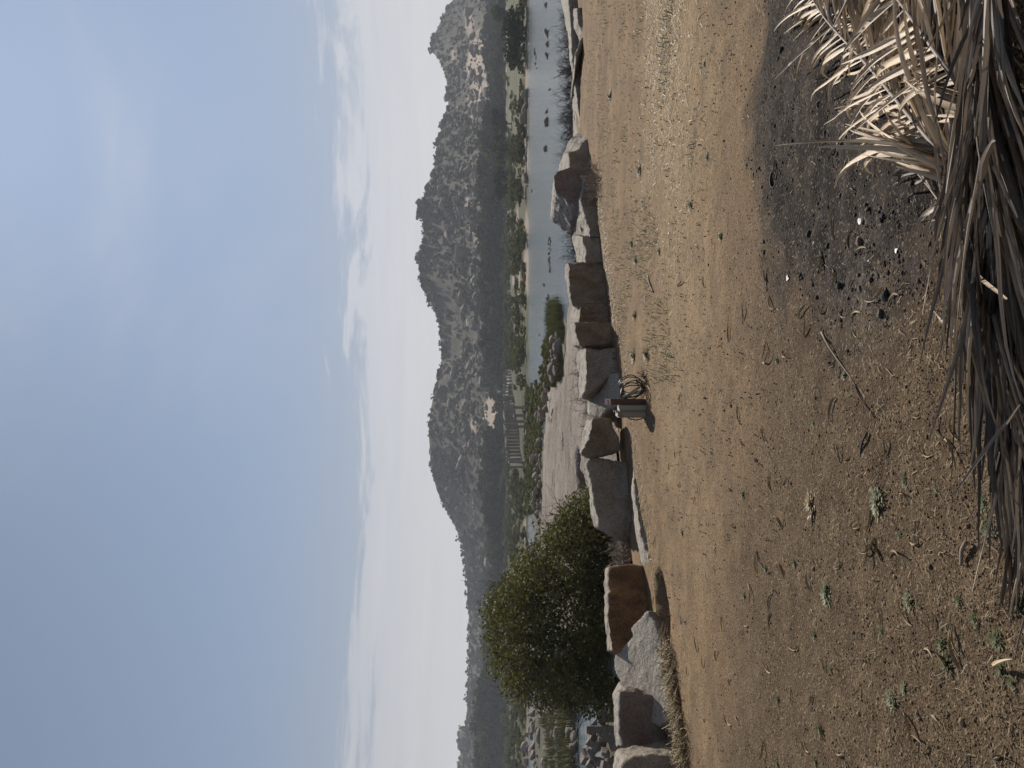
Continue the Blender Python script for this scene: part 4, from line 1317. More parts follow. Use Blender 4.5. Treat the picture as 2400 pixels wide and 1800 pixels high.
# ------------------------------------------------------------------ electric box on its post
def solid_box(name, mat, parent, lo, hi, bev=0.006, loc=(0, 0, 0)):
    bm = bmesh.new()
    bmesh.ops.create_cube(bm, size=1)
    for v in bm.verts:
        v.co = Vector([lo[k] + (v.co[k] + .5) * (hi[k] - lo[k]) for k in range(3)])
    if bev: bmesh.ops.bevel(bm, geom=bm.edges[:], offset=bev, segments=2, affect='EDGES')
    me_ = bpy.data.meshes.new(name); bm.to_mesh(me_); bm.free()
    me_.materials.append(mat)
    return link(name, me_, parent, loc)


POSTM = plain('brown_paint', (0.075, 0.034, 0.028), 0.5, 0.25, 20, 0.4, 0)
m, nt = material('weathered_plastic')
P = coord(nt)
st = nt.ramp(nt.noise(P, 9, 5, 0.65, .6), 0.52, 0.6)
finish(nt, nt.mix(nt.math('MULTIPLY', st, .6), (0.235, 0.21, 0.17), (0.13, 0.095, 0.062)), 0.55, None, spec=.4)
BOXM = m
CABLE = plain('black_rubber', (0.014, 0.014, 0.015), 0.45, 0.2, 30, 0.5, 0)
PIPE = plain('grey_conduit', (0.25, 0.24, 0.19), 0.5, 0.15, 20, 0.4, 0)
B0 = gnd(1517, 942)
box = empty('electric_box', B0)
po = MB()
w2, dp = 0.034, 0.10
prof = [(-w2, 0, -.05), (w2, 0, -.05), (w2, dp, -.05), (-w2, dp, -.05), (-w2, 0, .42), (w2, 0, .42), (w2, dp, .475), (-w2, dp, .475)]
po.add(prof, [(3, 2, 1, 0), (4, 5, 6, 7), (0, 1, 5, 4), (1, 2, 6, 5), (2, 3, 7, 6), (3, 0, 4, 7)])
post = link('post', po.mesh('post', POSTM), box)
for k in range(3):
    b = MB(); b.box((-.016 + .016 * k, dp * .5, .45), (.005, .02, .004), Matrix.Rotation(math.atan2(.055, dp), 3, 'X')); link('slot', b.mesh('slot', CHAR), post)
hs = solid_box('housing', PIPE, box, (-.104, -.05, .02), (-.036, .14, .325), .008)
lid = solid_box('lid', BOXM, box, (-.178, -.065, .012), (-.106, .155, .345), .014)
solid_box('rim', BOXM, lid, (-.118, -.072, .004), (-.105, .162, .352), .003)
for (yy_, z_) in [(-.04, .36), (.13, .36)]:
    solid_box('clip', PIPE, lid, (-.125, yy_ - .012, z_ - .012), (-.098, yy_ + .012, z_ + .008), .002)
cb = MB()
cb.tube([(-.17, .02, .24), (-.195, 0, .2), (-.208, -.01, .13), (-.195, -.01, .07), (-.172, .01, .035)], .0065, 6)
link('cable', cb.mesh('cable', CABLE, True), box)
coil = empty('cable_coil', B0 + Vector((.12, .02, 0)))
random.seed(3)
for k in range(5):
    c_ = Vector((.016 * k + random.gauss(0, .012), .012 * k, .165 + random.gauss(0, .01)))
    pts = []
    for j in range(25):
        a = 2 * math.pi * j / 24
        rx, rz = .07 + .012 * k + .012 * math.sin(2 * a + k * 1.7), .13 + .006 * math.sin(k * 2.0) + .012 * math.sin(3 * a + k)
        th = .35 - .12 * k
        lx, lz = rx * math.cos(a), rz * math.sin(a)
        pts.append(c_ + Vector((lx * math.cos(th) - lz * math.sin(th), .02 * math.sin(a * 2 + k), max(lx * math.sin(th) + lz * math.cos(th), -.158))))
    b = MB(); b.tube(pts, .0062, 6)
    link('loop', b.mesh('loop', CABLE, True), coil)
tang = bush_mesh(61, 22, 0.14, 0.16, TWIG)
tag(link('grass_tangle', tang, None, B0 + Vector((.2, -.03, 0)), (0, 0, .4)), 'small tangle of dry twigs and fibres under the black cable coil', 'twigs')
tag(coil, 'coil of black cable hanging on the ground beside the brown post', 'cable')
pp_ = MB(); pp_.tube([(.055, .0, .275), (.17, -.02, .09)], .014, 8); pipe1 = link('grey_pipe', pp_.mesh('grey_pipe', PIPE, True), None, B0)
tag(pipe1, 'grey plastic pipe stuck through the upper cable loops right of the post', 'pipe')
pp_ = MB(); pp_.tube([(.045, .03, .255), (.125, .02, .10)], .011, 8); pipe2 = link('grey_pipe', pp_.mesh('grey_pipe', PIPE, True), None, B0)
tag(pipe2, 'shorter grey plastic pipe lying close to the post inside the cable loops', 'pipe')
tag(box, 'weathered pale electric box on a short dark brown steel post in front of the stones', 'electric box')


# ------------------------------------------------------------------ dried palm fronds
def palm_mat(name, a, b, dk):
    m, nt = material(name)
    P = coord(nt)
    r = nt.n('ShaderNodeObjectInfo').outputs['Random']
    uv = nt.n('ShaderNodeUVMap').outputs[0]
    st = nt.noise(nt.scalevec(uv, (9, .9, 1)), 2.0, 4, 0.65)
    c = nt.mix(nt.ramp(st, .3, .7), a, b)
    c = nt.mix(nt.math('MULTIPLY', nt.ramp(r, .30, .75), .92), c, dk)
    bl = nt.ramp(nt.noise(P, 13, 5, .65), .58, .72)
    c = nt.mix(nt.math('MULTIPLY', bl, .45), c, tuple(k * .5 for k in dk))
    tr = nt.n('ShaderNodeBsdfTranslucent'); nt.set(tr, 'Color', c)
    fine = nt.noise(nt.scalevec(uv, (40, .5, 1)), 2.0, 2, .6)
    finish(nt, c, 0.48, fine, .002, .5, .5, (tr.outputs[0], .10))
    return m


PALM_TAN = palm_mat('palm_tan', (0.50, 0.385, 0.26), (0.66, 0.53, 0.385), (0.34, 0.255, 0.17))
PALM_BROWN = palm_mat('palm_brown', (0.20, 0.158, 0.122), (0.42, 0.34, 0.26), (0.04, 0.030, 0.023))
RACHIS = plain('palm_rachis', (0.16, 0.125, 0.105), 0.6, 0.3, 7, 0.35, .3)


def leaflet_mesh(p0, d0, nrm, length, width, droop, twist, mat, seg=10, floor=None, curl=0.0, r=random, fold=.75):
    d_ = Vector(d0).normalized(); p = Vector(p0)
    nr = Vector(nrm)
    V, Fq, UV = [], [], []
    side = d_.cross(nr).normalized()
    wig = r.gauss(0, .05)
    for i in range(seg + 1):
        t_ = i / seg
        nr = side.cross(d_).normalized()
        ang = twist * t_
        s_ = (side * math.cos(ang) + nr * math.sin(ang))
        n_ = (nr * math.cos(ang) - side * math.sin(ang))
        wv = width * min(1, .38 + 2.6 * t_) * max(0.03, (1 - t_)) ** .55
        fl = fold * wv
        V += [p - s_ * wv * .5 + n_ * fl * .5, p - n_ * fl * .35, p + s_ * wv * .5 + n_ * fl * .5]
        UV += [(0, t_), (.5, t_), (1, t_)]
        step = length / seg
        d_ = (d_ + Vector((0, 0, -droop / seg)) + side * (wig + curl) / seg * 2.0 + nr * r.gauss(0, .05)).normalized()
        q_ = p + d_ * step
        if floor is not None:
            f_ = floor(q_.x, q_.y) + .008 + wv * .2
            if q_.z < f_:
                q_.z = f_ + abs(r.gauss(0, .004)); d_ = (q_ - p).normalized()
        p = q_
        side = (side - d_ * side.dot(d_)).normalized()
    for i in range(seg):
        a = i * 3
        Fq += [(a, a + 1, a + 4, a + 3), (a + 1, a + 2, a + 5, a + 4)]
    me_ = mesh_np('leaflet', [v[:] for v in V], Fq, mat, True)
    uvl = me_.uv_layers.new(name='UVMap')
    li = np.empty(len(me_.loops), np.int32); me_.loops.foreach_get('vertex_index', li)
    uvl.data.foreach_set('uv', np.array(UV, np.float32)[li].ravel())
    return me_


def catmull(pts, n):
    pts = [Vector(p) for p in pts]
    out = []
    P4 = [pts[0] * 2 - pts[1]] + pts + [pts[-1] * 2 - pts[-2]]
    m_ = len(pts) - 1
    for k in range(n + 1):
        u_ = k / n * m_
        i = min(int(u_), m_ - 1); f_ = u_ - i
        a, b, c_, d_ = P4[i:i + 4]
        out.append(.5 * ((2 * b) + (c_ - a) * f_ + (2 * a - 5 * b + 4 * c_ - d_) * f_ ** 2 + (3 * b - 3 * c_ + d_ - a) * f_ ** 3))
    return out


def ground_floor(x, y_):
    return 0.0


def frond(label, pts, n, ln, wd, angle, mat, seed, sides=(-1, 1), droop=.35, lift=.1, rad=.013, skip=0.0, floor=ground_floor, group='dried palm fronds heaped at the lower right', tw=.8, seg=10, t0=.03, curl=0.0):
    r = random.Random(seed)
    C_ = catmull(pts, 60)
    root = empty('palm_frond', C_[0])
    o0 = C_[0]
    b = MB()
    sub = C_[::3]
    b.tube([p - o0 for p in sub], [max(.0035, rad * (1 - .78 * i / (len(sub) - 1))) for i in range(len(sub))], 7, 0, True, .75)
    link('rachis', b.mesh('rachis', RACHIS, True), root)
    for i in range(n):
        for sgn in sides:
            if r.random() < skip: continue
            t_ = t0 + (1 - t0) * (i + r.uniform(0, .8)) / n
            k = min(int(t_ * 60), 59)
            p = C_[k]; tan = (C_[k + 1] - C_[max(k - 1, 0)]).normalized()
            up = Vector((0, 0, 1)); sd = tan.cross(up).normalized() * sgn
            a = angle * r.uniform(.7, 1.3)
            d_ = tan * math.cos(a) + sd * math.sin(a) + up * (lift + r.gauss(0, .07))
            L = ln * r.uniform(.75, 1.12) * (1 - .35 * abs(t_ - .45) * 1.6) * min(1, .35 + 1.7 * t_)
            me_ = leaflet_mesh(p - o0 + sd * rad * .4, d_, up + sd * r.gauss(0, .5), L, wd * r.uniform(.45, 1.4), droop * r.uniform(.3, 1.5), r.gauss(0, tw), mat, seg,
                               (lambda x, y_, o0=o0: floor(x + o0.x, y_ + o0.y) - o0.z), curl * sgn, r)
            link('leaflet', me_, root)
    return tag(root, label, 'palm frond', group)


G = gnd
frond('pale tan palm frond fanning its leaflets over the burnt patch at upper right', [G(2330, 470, .10), G(2230, 380, .22), G(2155, 300, .26), G(2040, 160, .2), G(1935, 45, .12), G(1890, -30, .07)], 52, .74, .024, R(34), PALM_TAN, 1, droop=.62, lift=.20, rad=.015)
frond('pale tan palm frond lying under the brightest one, its tips on the ash', [G(2300, 500, .04), G(2235, 390, .10), G(2160, 280, .14), G(2075, 160, .12), G(2000, 50, .07), G(1950, -20, .04)], 48, .7, .021, R(30), PALM_TAN, 15, sides=(1, -1), droop=.5, lift=.12, rad=.012)
frond('tan palm frond with broad leaflets lying across the top of the heap at right', [G(2320, 300, .3), G(2220, 160, .36), G(2120, 20, .34), G(2040, -90, .25)], 34, .6, .025, R(44), PALM_TAN, 2, droop=.45, lift=.1, rad=.012, skip=.1)
frond('palm frond whose leaflets hang in a dark comb at the right border', [G(2100, -260, .32), G(2040, -120, .36), G(1985, 0, .30), G(1950, 70, .2)], 40, .6, .022, R(56), PALM_BROWN, 3, sides=(1,), droop=.4, rad=.012)
# long fronds lying along the heap, their tips towards the left
defs = [
    ('brown palm frond forming the far edge of the heap and touching the soil', [G(2150, -150, .20), G(2215, 200, .22), G(2262, 500, .18), G(2310, 800, .12), G(2362, 1060, .05)], 34, .60, .030, R(9), 4),
    ('brown palm frond lying second from the far edge of the heap', [G(2160, -200, .30), G(2220, 150, .32), G(2262, 450, .28), G(2320, 760, .20), G(2385, 1060, .09)], 36, .62, .032, R(11), 5),
    ('grey brown palm frond with a straight bare rachis on top of the heap', [G(2290, -120, .40), G(2278, 150, .42), G(2268, 380, .36), G(2290, 600, .28), G(2335, 800, .2)], 34, .55, .022, R(15), 6),
    ('dark palm frond in the middle of the heap running to the lower border', [G(2260, -250, .36), G(2280, 120, .38), G(2318, 430, .32), G(2370, 680, .24), G(2430, 900, .15)], 36, .62, .030, R(14), 7),
    ('dark palm frond low in the heap near the lower border', [G(2330, -350, .34), G(2335, -100, .36), G(2345, 120, .30), G(2365, 300, .22), G(2390, 480, .14)], 26, .62, .030, R(15), 8),
    ('twisted palm frond lying on top along the lower border', [G(2330, -200, .46), G(2315, 60, .44), G(2308, 300, .40), G(2335, 520, .33), G(2385, 760, .22)], 26, .6, .026, R(18), 9),
    ('shadowed palm frond at the very bottom of the heap', [G(2240, -200, .10), G(2280, 150, .10), G(2320, 480, .09), G(2370, 760, .06), G(2420, 980, .04)], 34, .6, .03, R(14), 10),
    ('brown palm frond whose leaf tips draw out to the left end of the heap', [G(2300, 380, .20), G(2330, 620, .17), G(2362, 860, .12), G(2395, 1080, .06), G(2425, 1200, .03)], 36, .55, .028, R(9), 16)]
for (lab, pts, n, ln, wd, an, sd) in defs:
    frond(lab, pts, int(n * 1.6), ln * 1.2, wd * .74, an * .9, PALM_BROWN, sd, droop=.18, lift=.03, rad=.014, tw=1.0, skip=.05, seg=9)
frond('palm frond with curled pale leaflets poking up at the lower border', [G(2470, 150, .12), G(2480, 420, .16), G(2480, 700, .12), G(2475, 900, .06)], 17, .34, .036, R(80), PALM_TAN, 12, sides=(-1, 1), droop=.5, lift=.25, rad=.014, tw=.6, curl=.0)
frond('thin dry palm frond with loose leaflets scattered left over the ash', [G(2300, 560, .16), G(2240, 520, .14), G(2170, 430, .10), G(2110, 360, .05)], 9, .34, .02, R(34), PALM_BROWN, 13, droop=.4, skip=.25, rad=.008)

# single long leaf blades lying loose on the heap and the soil
random.seed(14)
loose = [((2330, 330, .5), (2270, 560, .33), 'long dark strap leaf crossing the heap diagonally', .03), ((2150, 60, .42), (2240, 420, .34), 'thin brown leaf blade hanging over the pale frond', .02),
         ((2360, 700, .34), (2210, 560, .2), 'thin pale leaf blade crossing the middle of the heap', .016), ((2390, 950, .24), (2290, 1180, .1), 'thin curved leaf blade crossing the left end of the heap', .014),
         ((2240, 780, .12), (2175, 700, .02), 'narrow dry leaf blade bent onto the soil beside the heap', .018), ((2325, 1560, .015), (2400, 1545, .03), 'curved pale leaf blade lying alone at the lower border left of the heap', .02)]
for (a, b_, lab, wd) in loose:
    pa, pb = gnd(*a), gnd(*b_)
    L = (pb - pa).length
    me_ = leaflet_mesh((0, 0, 0), (pb - pa) + Vector((0, 0, .04)), (0.2, .1, 1), L * 1.02, wd, .12, .9, PALM_TAN if 'pale' in lab else PALM_BROWN, 12, lambda x, y_, o=pa: -o.z)
    me_.name = 'leaf_blade'
    tag(link('leaf_blade', me_, None, pa), lab, 'palm leaf')

# ------------------------------------------------------------------ small things on the yard
def small_rock(x, y, wpx, mat, label, cat='stone', flat=.7, name='stone', seed=0, **k):
    p = gnd(x, y)
    s = wpx / 2 / F * p.y
    V, Fc = rock_shape(800 + seed, 3, **k)
    me_ = mesh_np(name, V, Fc, mat, True)
    return tag(link(name, me_, None, (p.x, p.y, s * flat * .45), (.1, .2, seed * 1.3), (s, s * 1.1, s * flat)), label, cat)


REDSTONE = rock_mat('red_stone', (0.30, 0.22, 0.17), (0.20, 0.14, 0.11), None, .4, 6, .03)
small_rock(2017, 567, 34, REDSTONE, 'flat reddish brown stone lying in the burnt patch', seed=1, cuts=10, cut=(.4, .7))
small_rock(2066, 733, 26, GRANITE, 'pale grey pebble on ashy soil near the far edge of the heap', seed=2)
small_rock(2078, 694, 28, CHAR, 'largest black charcoal lump on grey ash left of the stones', 'charcoal', name='charcoal_lump', seed=3)
small_rock(2097, 706, 14, CHAR, 'small charcoal lump touching the largest one', 'charcoal', name='charcoal_lump', seed=4)
small_rock(1969, 671, 20, CHAR, 'round black charcoal lump alone in pale ash', 'charcoal', name='charcoal_lump', seed=5)
small_rock(2014, 647, 16, GRANITE_DARK, 'grey pointed stone between the charcoal lumps', seed=6)
small_rock(2018, 676, 18, GRANITE, 'slanted grey stone chip in pale ash', seed=7)
small_rock(2035, 490, 18, GRANITE, 'grey stone under the burnt patch beside the fronds', seed=8)
small_rock(1794, 566, 16, CHAR, 'dark brown clod at the upper left edge of the burnt patch', 'clod', name='clod', seed=9)
small_rock(1795, 532, 16, CHAR, 'black clod at the edge of the burnt patch', 'clod', name='clod', seed=10)
small_rock(1910, 570, 12, WHITE, 'pale yellowish chip of stone in the burnt soil', seed=11)
small_rock(1982, 255, 22, GRANITE_DARK, 'dark stone half covered by the tan leaflets', seed=12)
small_rock(2044, 340, 20, GRANITE_DARK, 'dark round stone in the ash below the tan frond', seed=13)
for i, (x, yv, wd, lab) in enumerate([(1848, 653, 17, 'torn white scrap of paper on brown soil left of the burnt patch'), (2018, 518, 15, 'white torn scrap in the burnt soil above the reddish stone'), (2103, 588, 14, 'shiny white scrap of foil near the far edge of the heap'), (2038, 609, 9, 'tiny white chip among dry leaves in the ash'),
                                      (1420, 547, 7, 'small white scrap on the sand in front of the pale wedge block'), (1570, 524, 7, 'white litter scrap on the open sand right of the pale stick'), (1569, 546, 7, 'second white litter scrap just left of another on the open sand'), (1771, 482, 7, 'bright chip at the upper edge of the burnt patch'), (1863, 43, 7, 'white pebble between the tips of the tan leaflets'), (1448, 1008, 8, 'tiny reddish wrapper at the foot of the blocks left of the box')]):
    p = gnd(x, yv); s = wd / 2 / F * p.y
    vs = [(math.cos(a) * s * random.uniform(.6, 1.2), math.sin(a) * s * 1.3 * random.uniform(.6, 1.2), .004 + random.uniform(0, .5) * s) for a in np.linspace(0, 6.28, 8)[:-1]]
    me_ = mesh_np('paper_scrap', [(0, 0, s * .6)] + vs, [(0, k + 1, (k + 1) % 7 + 1) for k in range(7)], WHITE)
    tag(link('paper_scrap', me_, None, p), lab, 'scrap')
# burnt ring
p = gnd(1825, 420)
b = MB()
b.tube([(.05 * math.cos(a), .03 * math.sin(a), .03 + .008 * math.sin(a)) for a in np.linspace(0, 2 * math.pi, 20)], .008, 6)
b.tube([(.044 * math.cos(a), .026 * math.sin(a), .01) for a in np.linspace(0, 2 * math.pi, 20)], .014, 6)
tag(link('shell_cup', b.mesh('shell_cup', CHAR, True), None, p), 'charred round coconut shell cup in the burnt patch', 'shell')


def stick(pa, pb, r0, mat, label, bend=.02, name='stick'):
    a, b_ = gnd(*pa), gnd(*pb)
    v = b_ - a
    sd = v.cross(Vector((0, 0, 1))).normalized()
    pts = [(v * t_ + sd * bend * math.sin(t_ * 3.1) + Vector((0, 0, r0 * .9 + .004 * math.sin(t_ * 5)))) for t_ in np.linspace(0, 1, 8)]
    b = MB(); b.tube(pts, [r0 * (1 - .4 * k / 7) for k in range(8)], 6)
    return tag(link(name, b.mesh(name, mat, True), None, a), label, 'stick')


stick((1523, 645), (1533, 684), .016, TWIGPALE, 'short pale curved stick lying on open sand in front of the tall square block', .02)
stick((1927, 778), (2003, 896), .0055, TWIGPALE, 'long straight pale straw stalk lying diagonally on the soil', .006)
stick((2003, 896), (2050, 980), .004, TWIG, 'thin dark twig continuing the end of the long pale stalk', .01)
stick((1800, 640), (1805, 705), .007, TWIG, 'dark twig on brown soil beside the torn white paper', .01)
stick((1775, 1290), (1790, 1330), .006, TWIG, 'dark bent twig left of the weed with two blades', .02)
stick((2270, 1270), (2254, 1325), .008, TWIGPALE, 'thick brown twig lying left of the weeds by the heap end', .006)
stick((2035, 1015), (2015, 1085), .006, TWIG, 'dark twig standing out on soil above the pale weeds', .012)
stick((1910, 1195), (1904, 1235), .006, TWIG, 'brown twig lying inside the dry weed patch', .004)
stick((1750, 760), (1778, 780), .005, TWIG, 'thin dark stick on sand near the soil edge', .004)
stick((1590, 670), (1597, 660), .008, TWIG, 'short dark peg of wood on the sand left of the pale stick', .0)


# weeds: every tuft a thing of its own
def weed_mesh(seed, n, mat, low=True):
    r = random.Random(seed)
    Vs = []
    for _ in range(n):
        a = r.uniform(0, 6.28); q_ = min(abs(r.gauss(0, .32)), .62)
        c_ = Vector((q_ * math.cos(a), q_ * math.sin(a), r.uniform(.02, .28) * max(0.1, 1.2 - q_)))
        d_ = Vector((math.cos(a), math.sin(a), r.uniform(-.1, .9))).normalized()
        s_ = d_.cross(Vector((0, 0, 1))).normalized()
        L = r.uniform(.12, .3)
        wq = L * r.uniform(.18, .4)
        Vs += [c_ - d_ * L * .2, c_ + d_ * L * .4 + s_ * wq, c_ + d_ * L, c_ + d_ * L * .4 - s_ * wq]
    return mesh_np('weed', [v[:] for v in Vs], np.arange(len(Vs)).reshape(-1, 4), mat)


WM = [weed_mesh(i, 150, WEED) for i in range(4)]
WPM = [weed_mesh(20 + i, 190, WEEDPALE) for i in range(3)]
weeds = [(1905, 993, 12, 0, 'dark little weed alone on the brown soil above the dry weed patch'), (1820, 845, 14, 0, 'small dark weed left of the long pale stalk'), (1980, 880, 16, 1, 'pale green weed crossed by the long pale stalk'),
         (1968, 905, 8, 0, 'tiny weed just left of the crossed pale weed'), (2050, 1180, 46, 1, 'large pale grey green weed patch in mid soil'), (2055, 1160, 16, 0, 'dark green leaves at the top of the large pale weed patch'),
         (2115, 1125, 24, 0, 'dark green weed between the pale patch and the heap'), (2187, 1145, 15, 0, 'blue grey rosette weed with a curled leaf'), (2100, 1255, 16, 0, 'dark weed below the large pale patch'), (2004, 1272, 12, 0, 'two tiny dark weeds left of the large pale patch'),
         (1900, 1180, 44, 2, 'dry straw coloured weed patch with curled leaves'), (2300, 1180, 34, 0, 'grey green weeds at the foot of the heap near its left end'), (2315, 1240, 38, 0, 'grey green creeping weeds below the left end of the heap'),
         (1743, 1158, 18, 0, 'small feathery weed on the sand left of the dry weed patch'), (1795, 1333, 14, 0, 'dark star shaped weed on the sand'), (1860, 1318, 16, 0, 'weed with a forked dry stem'), (1942, 1390, 38, 1, 'oval pale green weed between two bent blades'),
         (1746, 1398, 15, 0, 'dark compact weed on the sand below the pit'), (1910, 1490, 20, 0, 'dark round weed with a curved blade below it'), (2130, 1412, 30, 1, 'pale weed in the left soil below the dark twig'), (2240, 1410, 20, 0, 'dark weed right of a bent straw in the left soil'),
         (2280, 1455, 24, 0, 'weed tuft at the upper end of the creeping chain near the lower border'), (2330, 1500, 34, 0, 'grey weed in the creeping chain crossed by a pale blade'), (2340, 1570, 34, 0, 'grey green weed at the lower end of the creeping chain'), (2200, 1510, 30, 0, 'spreading weed above the pale blade in the left soil'),
         (2215, 1560, 34, 0, 'broad leaved weed in the left soil above the creeping chain'), (2380, 1415, 32, 0, 'bright green weed at the lower border left of the heap'), (2070, 1480, 18, 0, 'narrow weed with a straw leaf in the left soil'), (1950, 1570, 12, 0, 'tiny dark plant alone in the left soil'),
         (2100, 1640, 34, 1, 'pale weed with a dry bent leaf in the lower left soil'), (2125, 1615, 22, 1, 'pale weed just right of one with a dry bent leaf'), (1925, 1710, 20, 0, 'slender weed on the sand near the left border'), (1822, 1640, 14, 0, 'small weed beside a dry loop of grass'), (1825, 1790, 12, 0, 'tiny weed at the left border'), (1912, 1785, 18, 0, 'dark weed with a hooked leaf at the left border'),
         (2370, 1600, 22, 0, 'weed at the lower left border below the pale blade'), (1660, 368, 16, 0, 'bright green weed on the sand right of the pale stick'), (1622, 480, 20, 0, 'flat green weed on the sand above the burnt patch'), (1650, 150, 14, 0, 'dark green weed near the straw band at right'), (1480, 570, 18, 0, 'green weed in front of the pale wedge block'),
         (1545, 590, 14, 0, 'green weed just right of the pale stick'), (1490, 610, 18, 0, 'low green weed between the tall square block and the pale stick'), (1487, 835, 24, 0, 'green weed in front of the slanting pale topped block'), (1520, 830, 28, 0, 'largest green weed between the cable coil and the slanting block'), (1490, 740, 16, 0, 'grey green weed in front of the narrow brown block'), (1690, 555, 18, 0, 'dark weed at the upper left of the burnt patch'), (1430, 225, 20, 0, 'green weed on the sand near the right ledge'), (1500, 400, 22, 0, 'green weed on the sand before the dark leaning block'), (1345, 85, 22, 0, 'green weed growing in the crack between the two right ledges'), (1600, 1250, 16, 0, 'pale flat weed on the sand below the orange block')]
for i, (x, yv, wd, kind, lab) in enumerate(weeds):
    p = gnd(x, yv)
    s = wd / 0.95 / F * p.y
    me_ = (WM[i % 4], WPM[i % 3], weed_mesh(70, 130, STRAW))[kind]
    z = float(yard_z(np.array([p.x]), np.array([p.y]))[0])
    tag(link('weed', me_, None, (p.x, p.y, z), (0, 0, i * 1.3), (s, s * 1.15, s * (.8 if yv < 900 else .6))), lab, 'weed')

# dry leaf curls: picked-out ones are things, the rest lie as litter
def curl_mesh(seed):
    r = random.Random(seed)
    return leaflet_mesh((0, 0, 0.0), (1, r.gauss(0, .2), .1), (0, 0, 1), 1.0, .11, .1, r.gauss(0, 1.2), STRAW, 7, lambda x, y_: 0, r.choice((-.8, .8, .4)), r)


CM = [curl_mesh(i) for i in range(7)]
zones = [((1600, 2380), (1420, 1790), 'on the bare soil at the left of the yard', 44), ((1650, 2250), (960, 1400), 'around the weeds in the middle of the yard', 44), ((1560, 2000), (560, 940), 'on the soil left of the burnt patch', 24), ((1800, 2120), (200, 760), 'in the burnt patch', 22), ((1480, 1640), (1040, 1780), 'on the sand in front of the left blocks', 30)]
for (xr_, yr_, wh, n) in zones:
    for k in range(n):
        p = gnd(rng.uniform(*xr_), rng.uniform(*yr_))
        L = rng.uniform(.05, .17)
        z = float(yard_z(np.array([p.x]), np.array([p.y]))[0])
        tag(link('dry_leaf', CM[int(rng.integers(7))], None, (p.x, p.y, z + .004), (0, 0, rng.uniform(0, 6.28)), (L, L, L)), f'curled dry leaf strip {wh}', 'dry leaf', 'dry leaf strips ' + wh)


def litter(name, n, sampler, L, wd, mat, label, upr=0.0):
    P0 = np.array([sampler() for _ in range(n)])
    z = yard_z(P0[:, 0], P0[:, 1])
    a = rng.uniform(0, 6.28, n); l = L * rng.uniform(.4, 1.3, n); w3 = wd * rng.uniform(.6, 1.4, n)
    up_ = l * (rng.uniform(0, .18, n) + upr * rng.uniform(.3, 1, n))
    dx, dy = np.cos(a), np.sin(a)
    A_ = np.stack([P0[:, 0], P0[:, 1], z + .003], -1)
    side = np.stack([-dy * w3, dx * w3, 0 * a], -1)
    M_ = A_ + np.stack([dx * l * .5 + dy * l * .12, dy * l * .5 - dx * l * .12, up_ + .004], -1)
    B_ = A_ + np.stack([dx * l, dy * l, up_ * .7], -1)
    V = np.stack([A_ - side, A_ + side, M_ + side, M_ - side, B_], 1).reshape(-1, 3)
    base = np.arange(n)[:, None] * 5
    fs = [tuple(q_) for q_ in (base + np.array([0, 1, 2, 3])).tolist()] + [tuple(q_) for q_ in (base + np.array([3, 2, 4])).tolist()]
    tag(link(name, mesh_np(name, V, fs, mat)), label, 'litter', kind='stuff')


def samp_yard():
    while True:
        x, y_ = rng.uniform(1420, 2420), rng.uniform(-60, 1860)
        p = gnd(x, y_)
        if wall_s(p.x, p.y) < -.1 and (rng.uniform() < .2 or ash_mask(np.array([p.x]), np.array([p.y]))[0] < .4): return p.x, p.y


def samp_straw():
    if rng.uniform() < .55: return rng.normal(3.9, 1.3), rng.normal(7.9, .7)
    u_ = rng.uniform(.2, 9.5); s_ = -abs(rng.normal(0.05, .25))
    return WP0[0] + WU[0] * u_ + WN[0] * s_, WP0[1] + WU[1] * u_ + WN[1] * s_


def samp_foot():
    u_ = rng.uniform(-1.2, 1.2); s_ = rng.normal(-.22, .09)
    return WP0[0] + WU[0] * u_ + WN[0] * s_, WP0[1] + WU[1] * u_ + WN[1] * s_ - .12


litter('straw_litter', 2000, samp_yard, .055, .0015, STRAW, 'short bits of dry straw strewn over the whole yard')
litter('straw_litter', 3800, samp_straw, .10, .003, STRAW, 'pale dry straw lying in a band on the sand at right')
litter('dry_grass', 2200, samp_foot, .2, .0035, STRAW, 'long yellow dry grass along the foot of the left blocks', .45)


def samp_green():
    while True:
        p = gnd(rng.uniform(1405, 1640), rng.uniform(-20, 900))
        if fbm(np.array([[p.x, p.y, 0]]), 1.1, 2, 99)[0] > .15 and wall_s(p.x, p.y) < -.1: return p.x, p.y


litter('short_grass', 2000, samp_green, .075, .003, WEED, 'sparse short green grass on the sand towards the right', .5)

def samp_mid():
    while True:
        x, y_ = rng.uniform(-5, 8), rng.uniform(4.6, 17)
        if wall_s(x, y_) < -.1 and abs(x) < .56 * y_ and fbm(np.array([[x, y_, 0]]), 0.8, 2, 199)[0] > -.2: return x, y_


litter('dry_bits', 2600, samp_mid, .035, .004, TWIG, 'dark broken bits of dry plants strewn over the sand', .35)

# grains and pebbles: one mass
OCT = np.array([(1, 0, 0), (-1, 0, 0), (0, 1, 0), (0, -1, 0), (0, 0, 1), (0, 0, -1)], float)
OF = np.array([(0, 2, 4), (2, 1, 4), (1, 3, 4), (3, 0, 4), (2, 0, 5), (1, 2, 5), (3, 1, 5), (0, 3, 5)])
gm, nt = material('gravel_grain')
isl = nt.n('ShaderNodeNewGeometry').outputs['Random Per Island']
cr = nt.n('ShaderNodeValToRGB', Fac=isl)
cr.color_ramp.elements[0].color = (0.08, 0.06, 0.042, 1); cr.color_ramp.elements[1].color = (0.27, 0.20, 0.13, 1)
e = cr.color_ramp.elements.new(.6); e.color = (0.14, 0.103, 0.068, 1)
finish(nt, cr.outputs[0], .9, spec=.15)


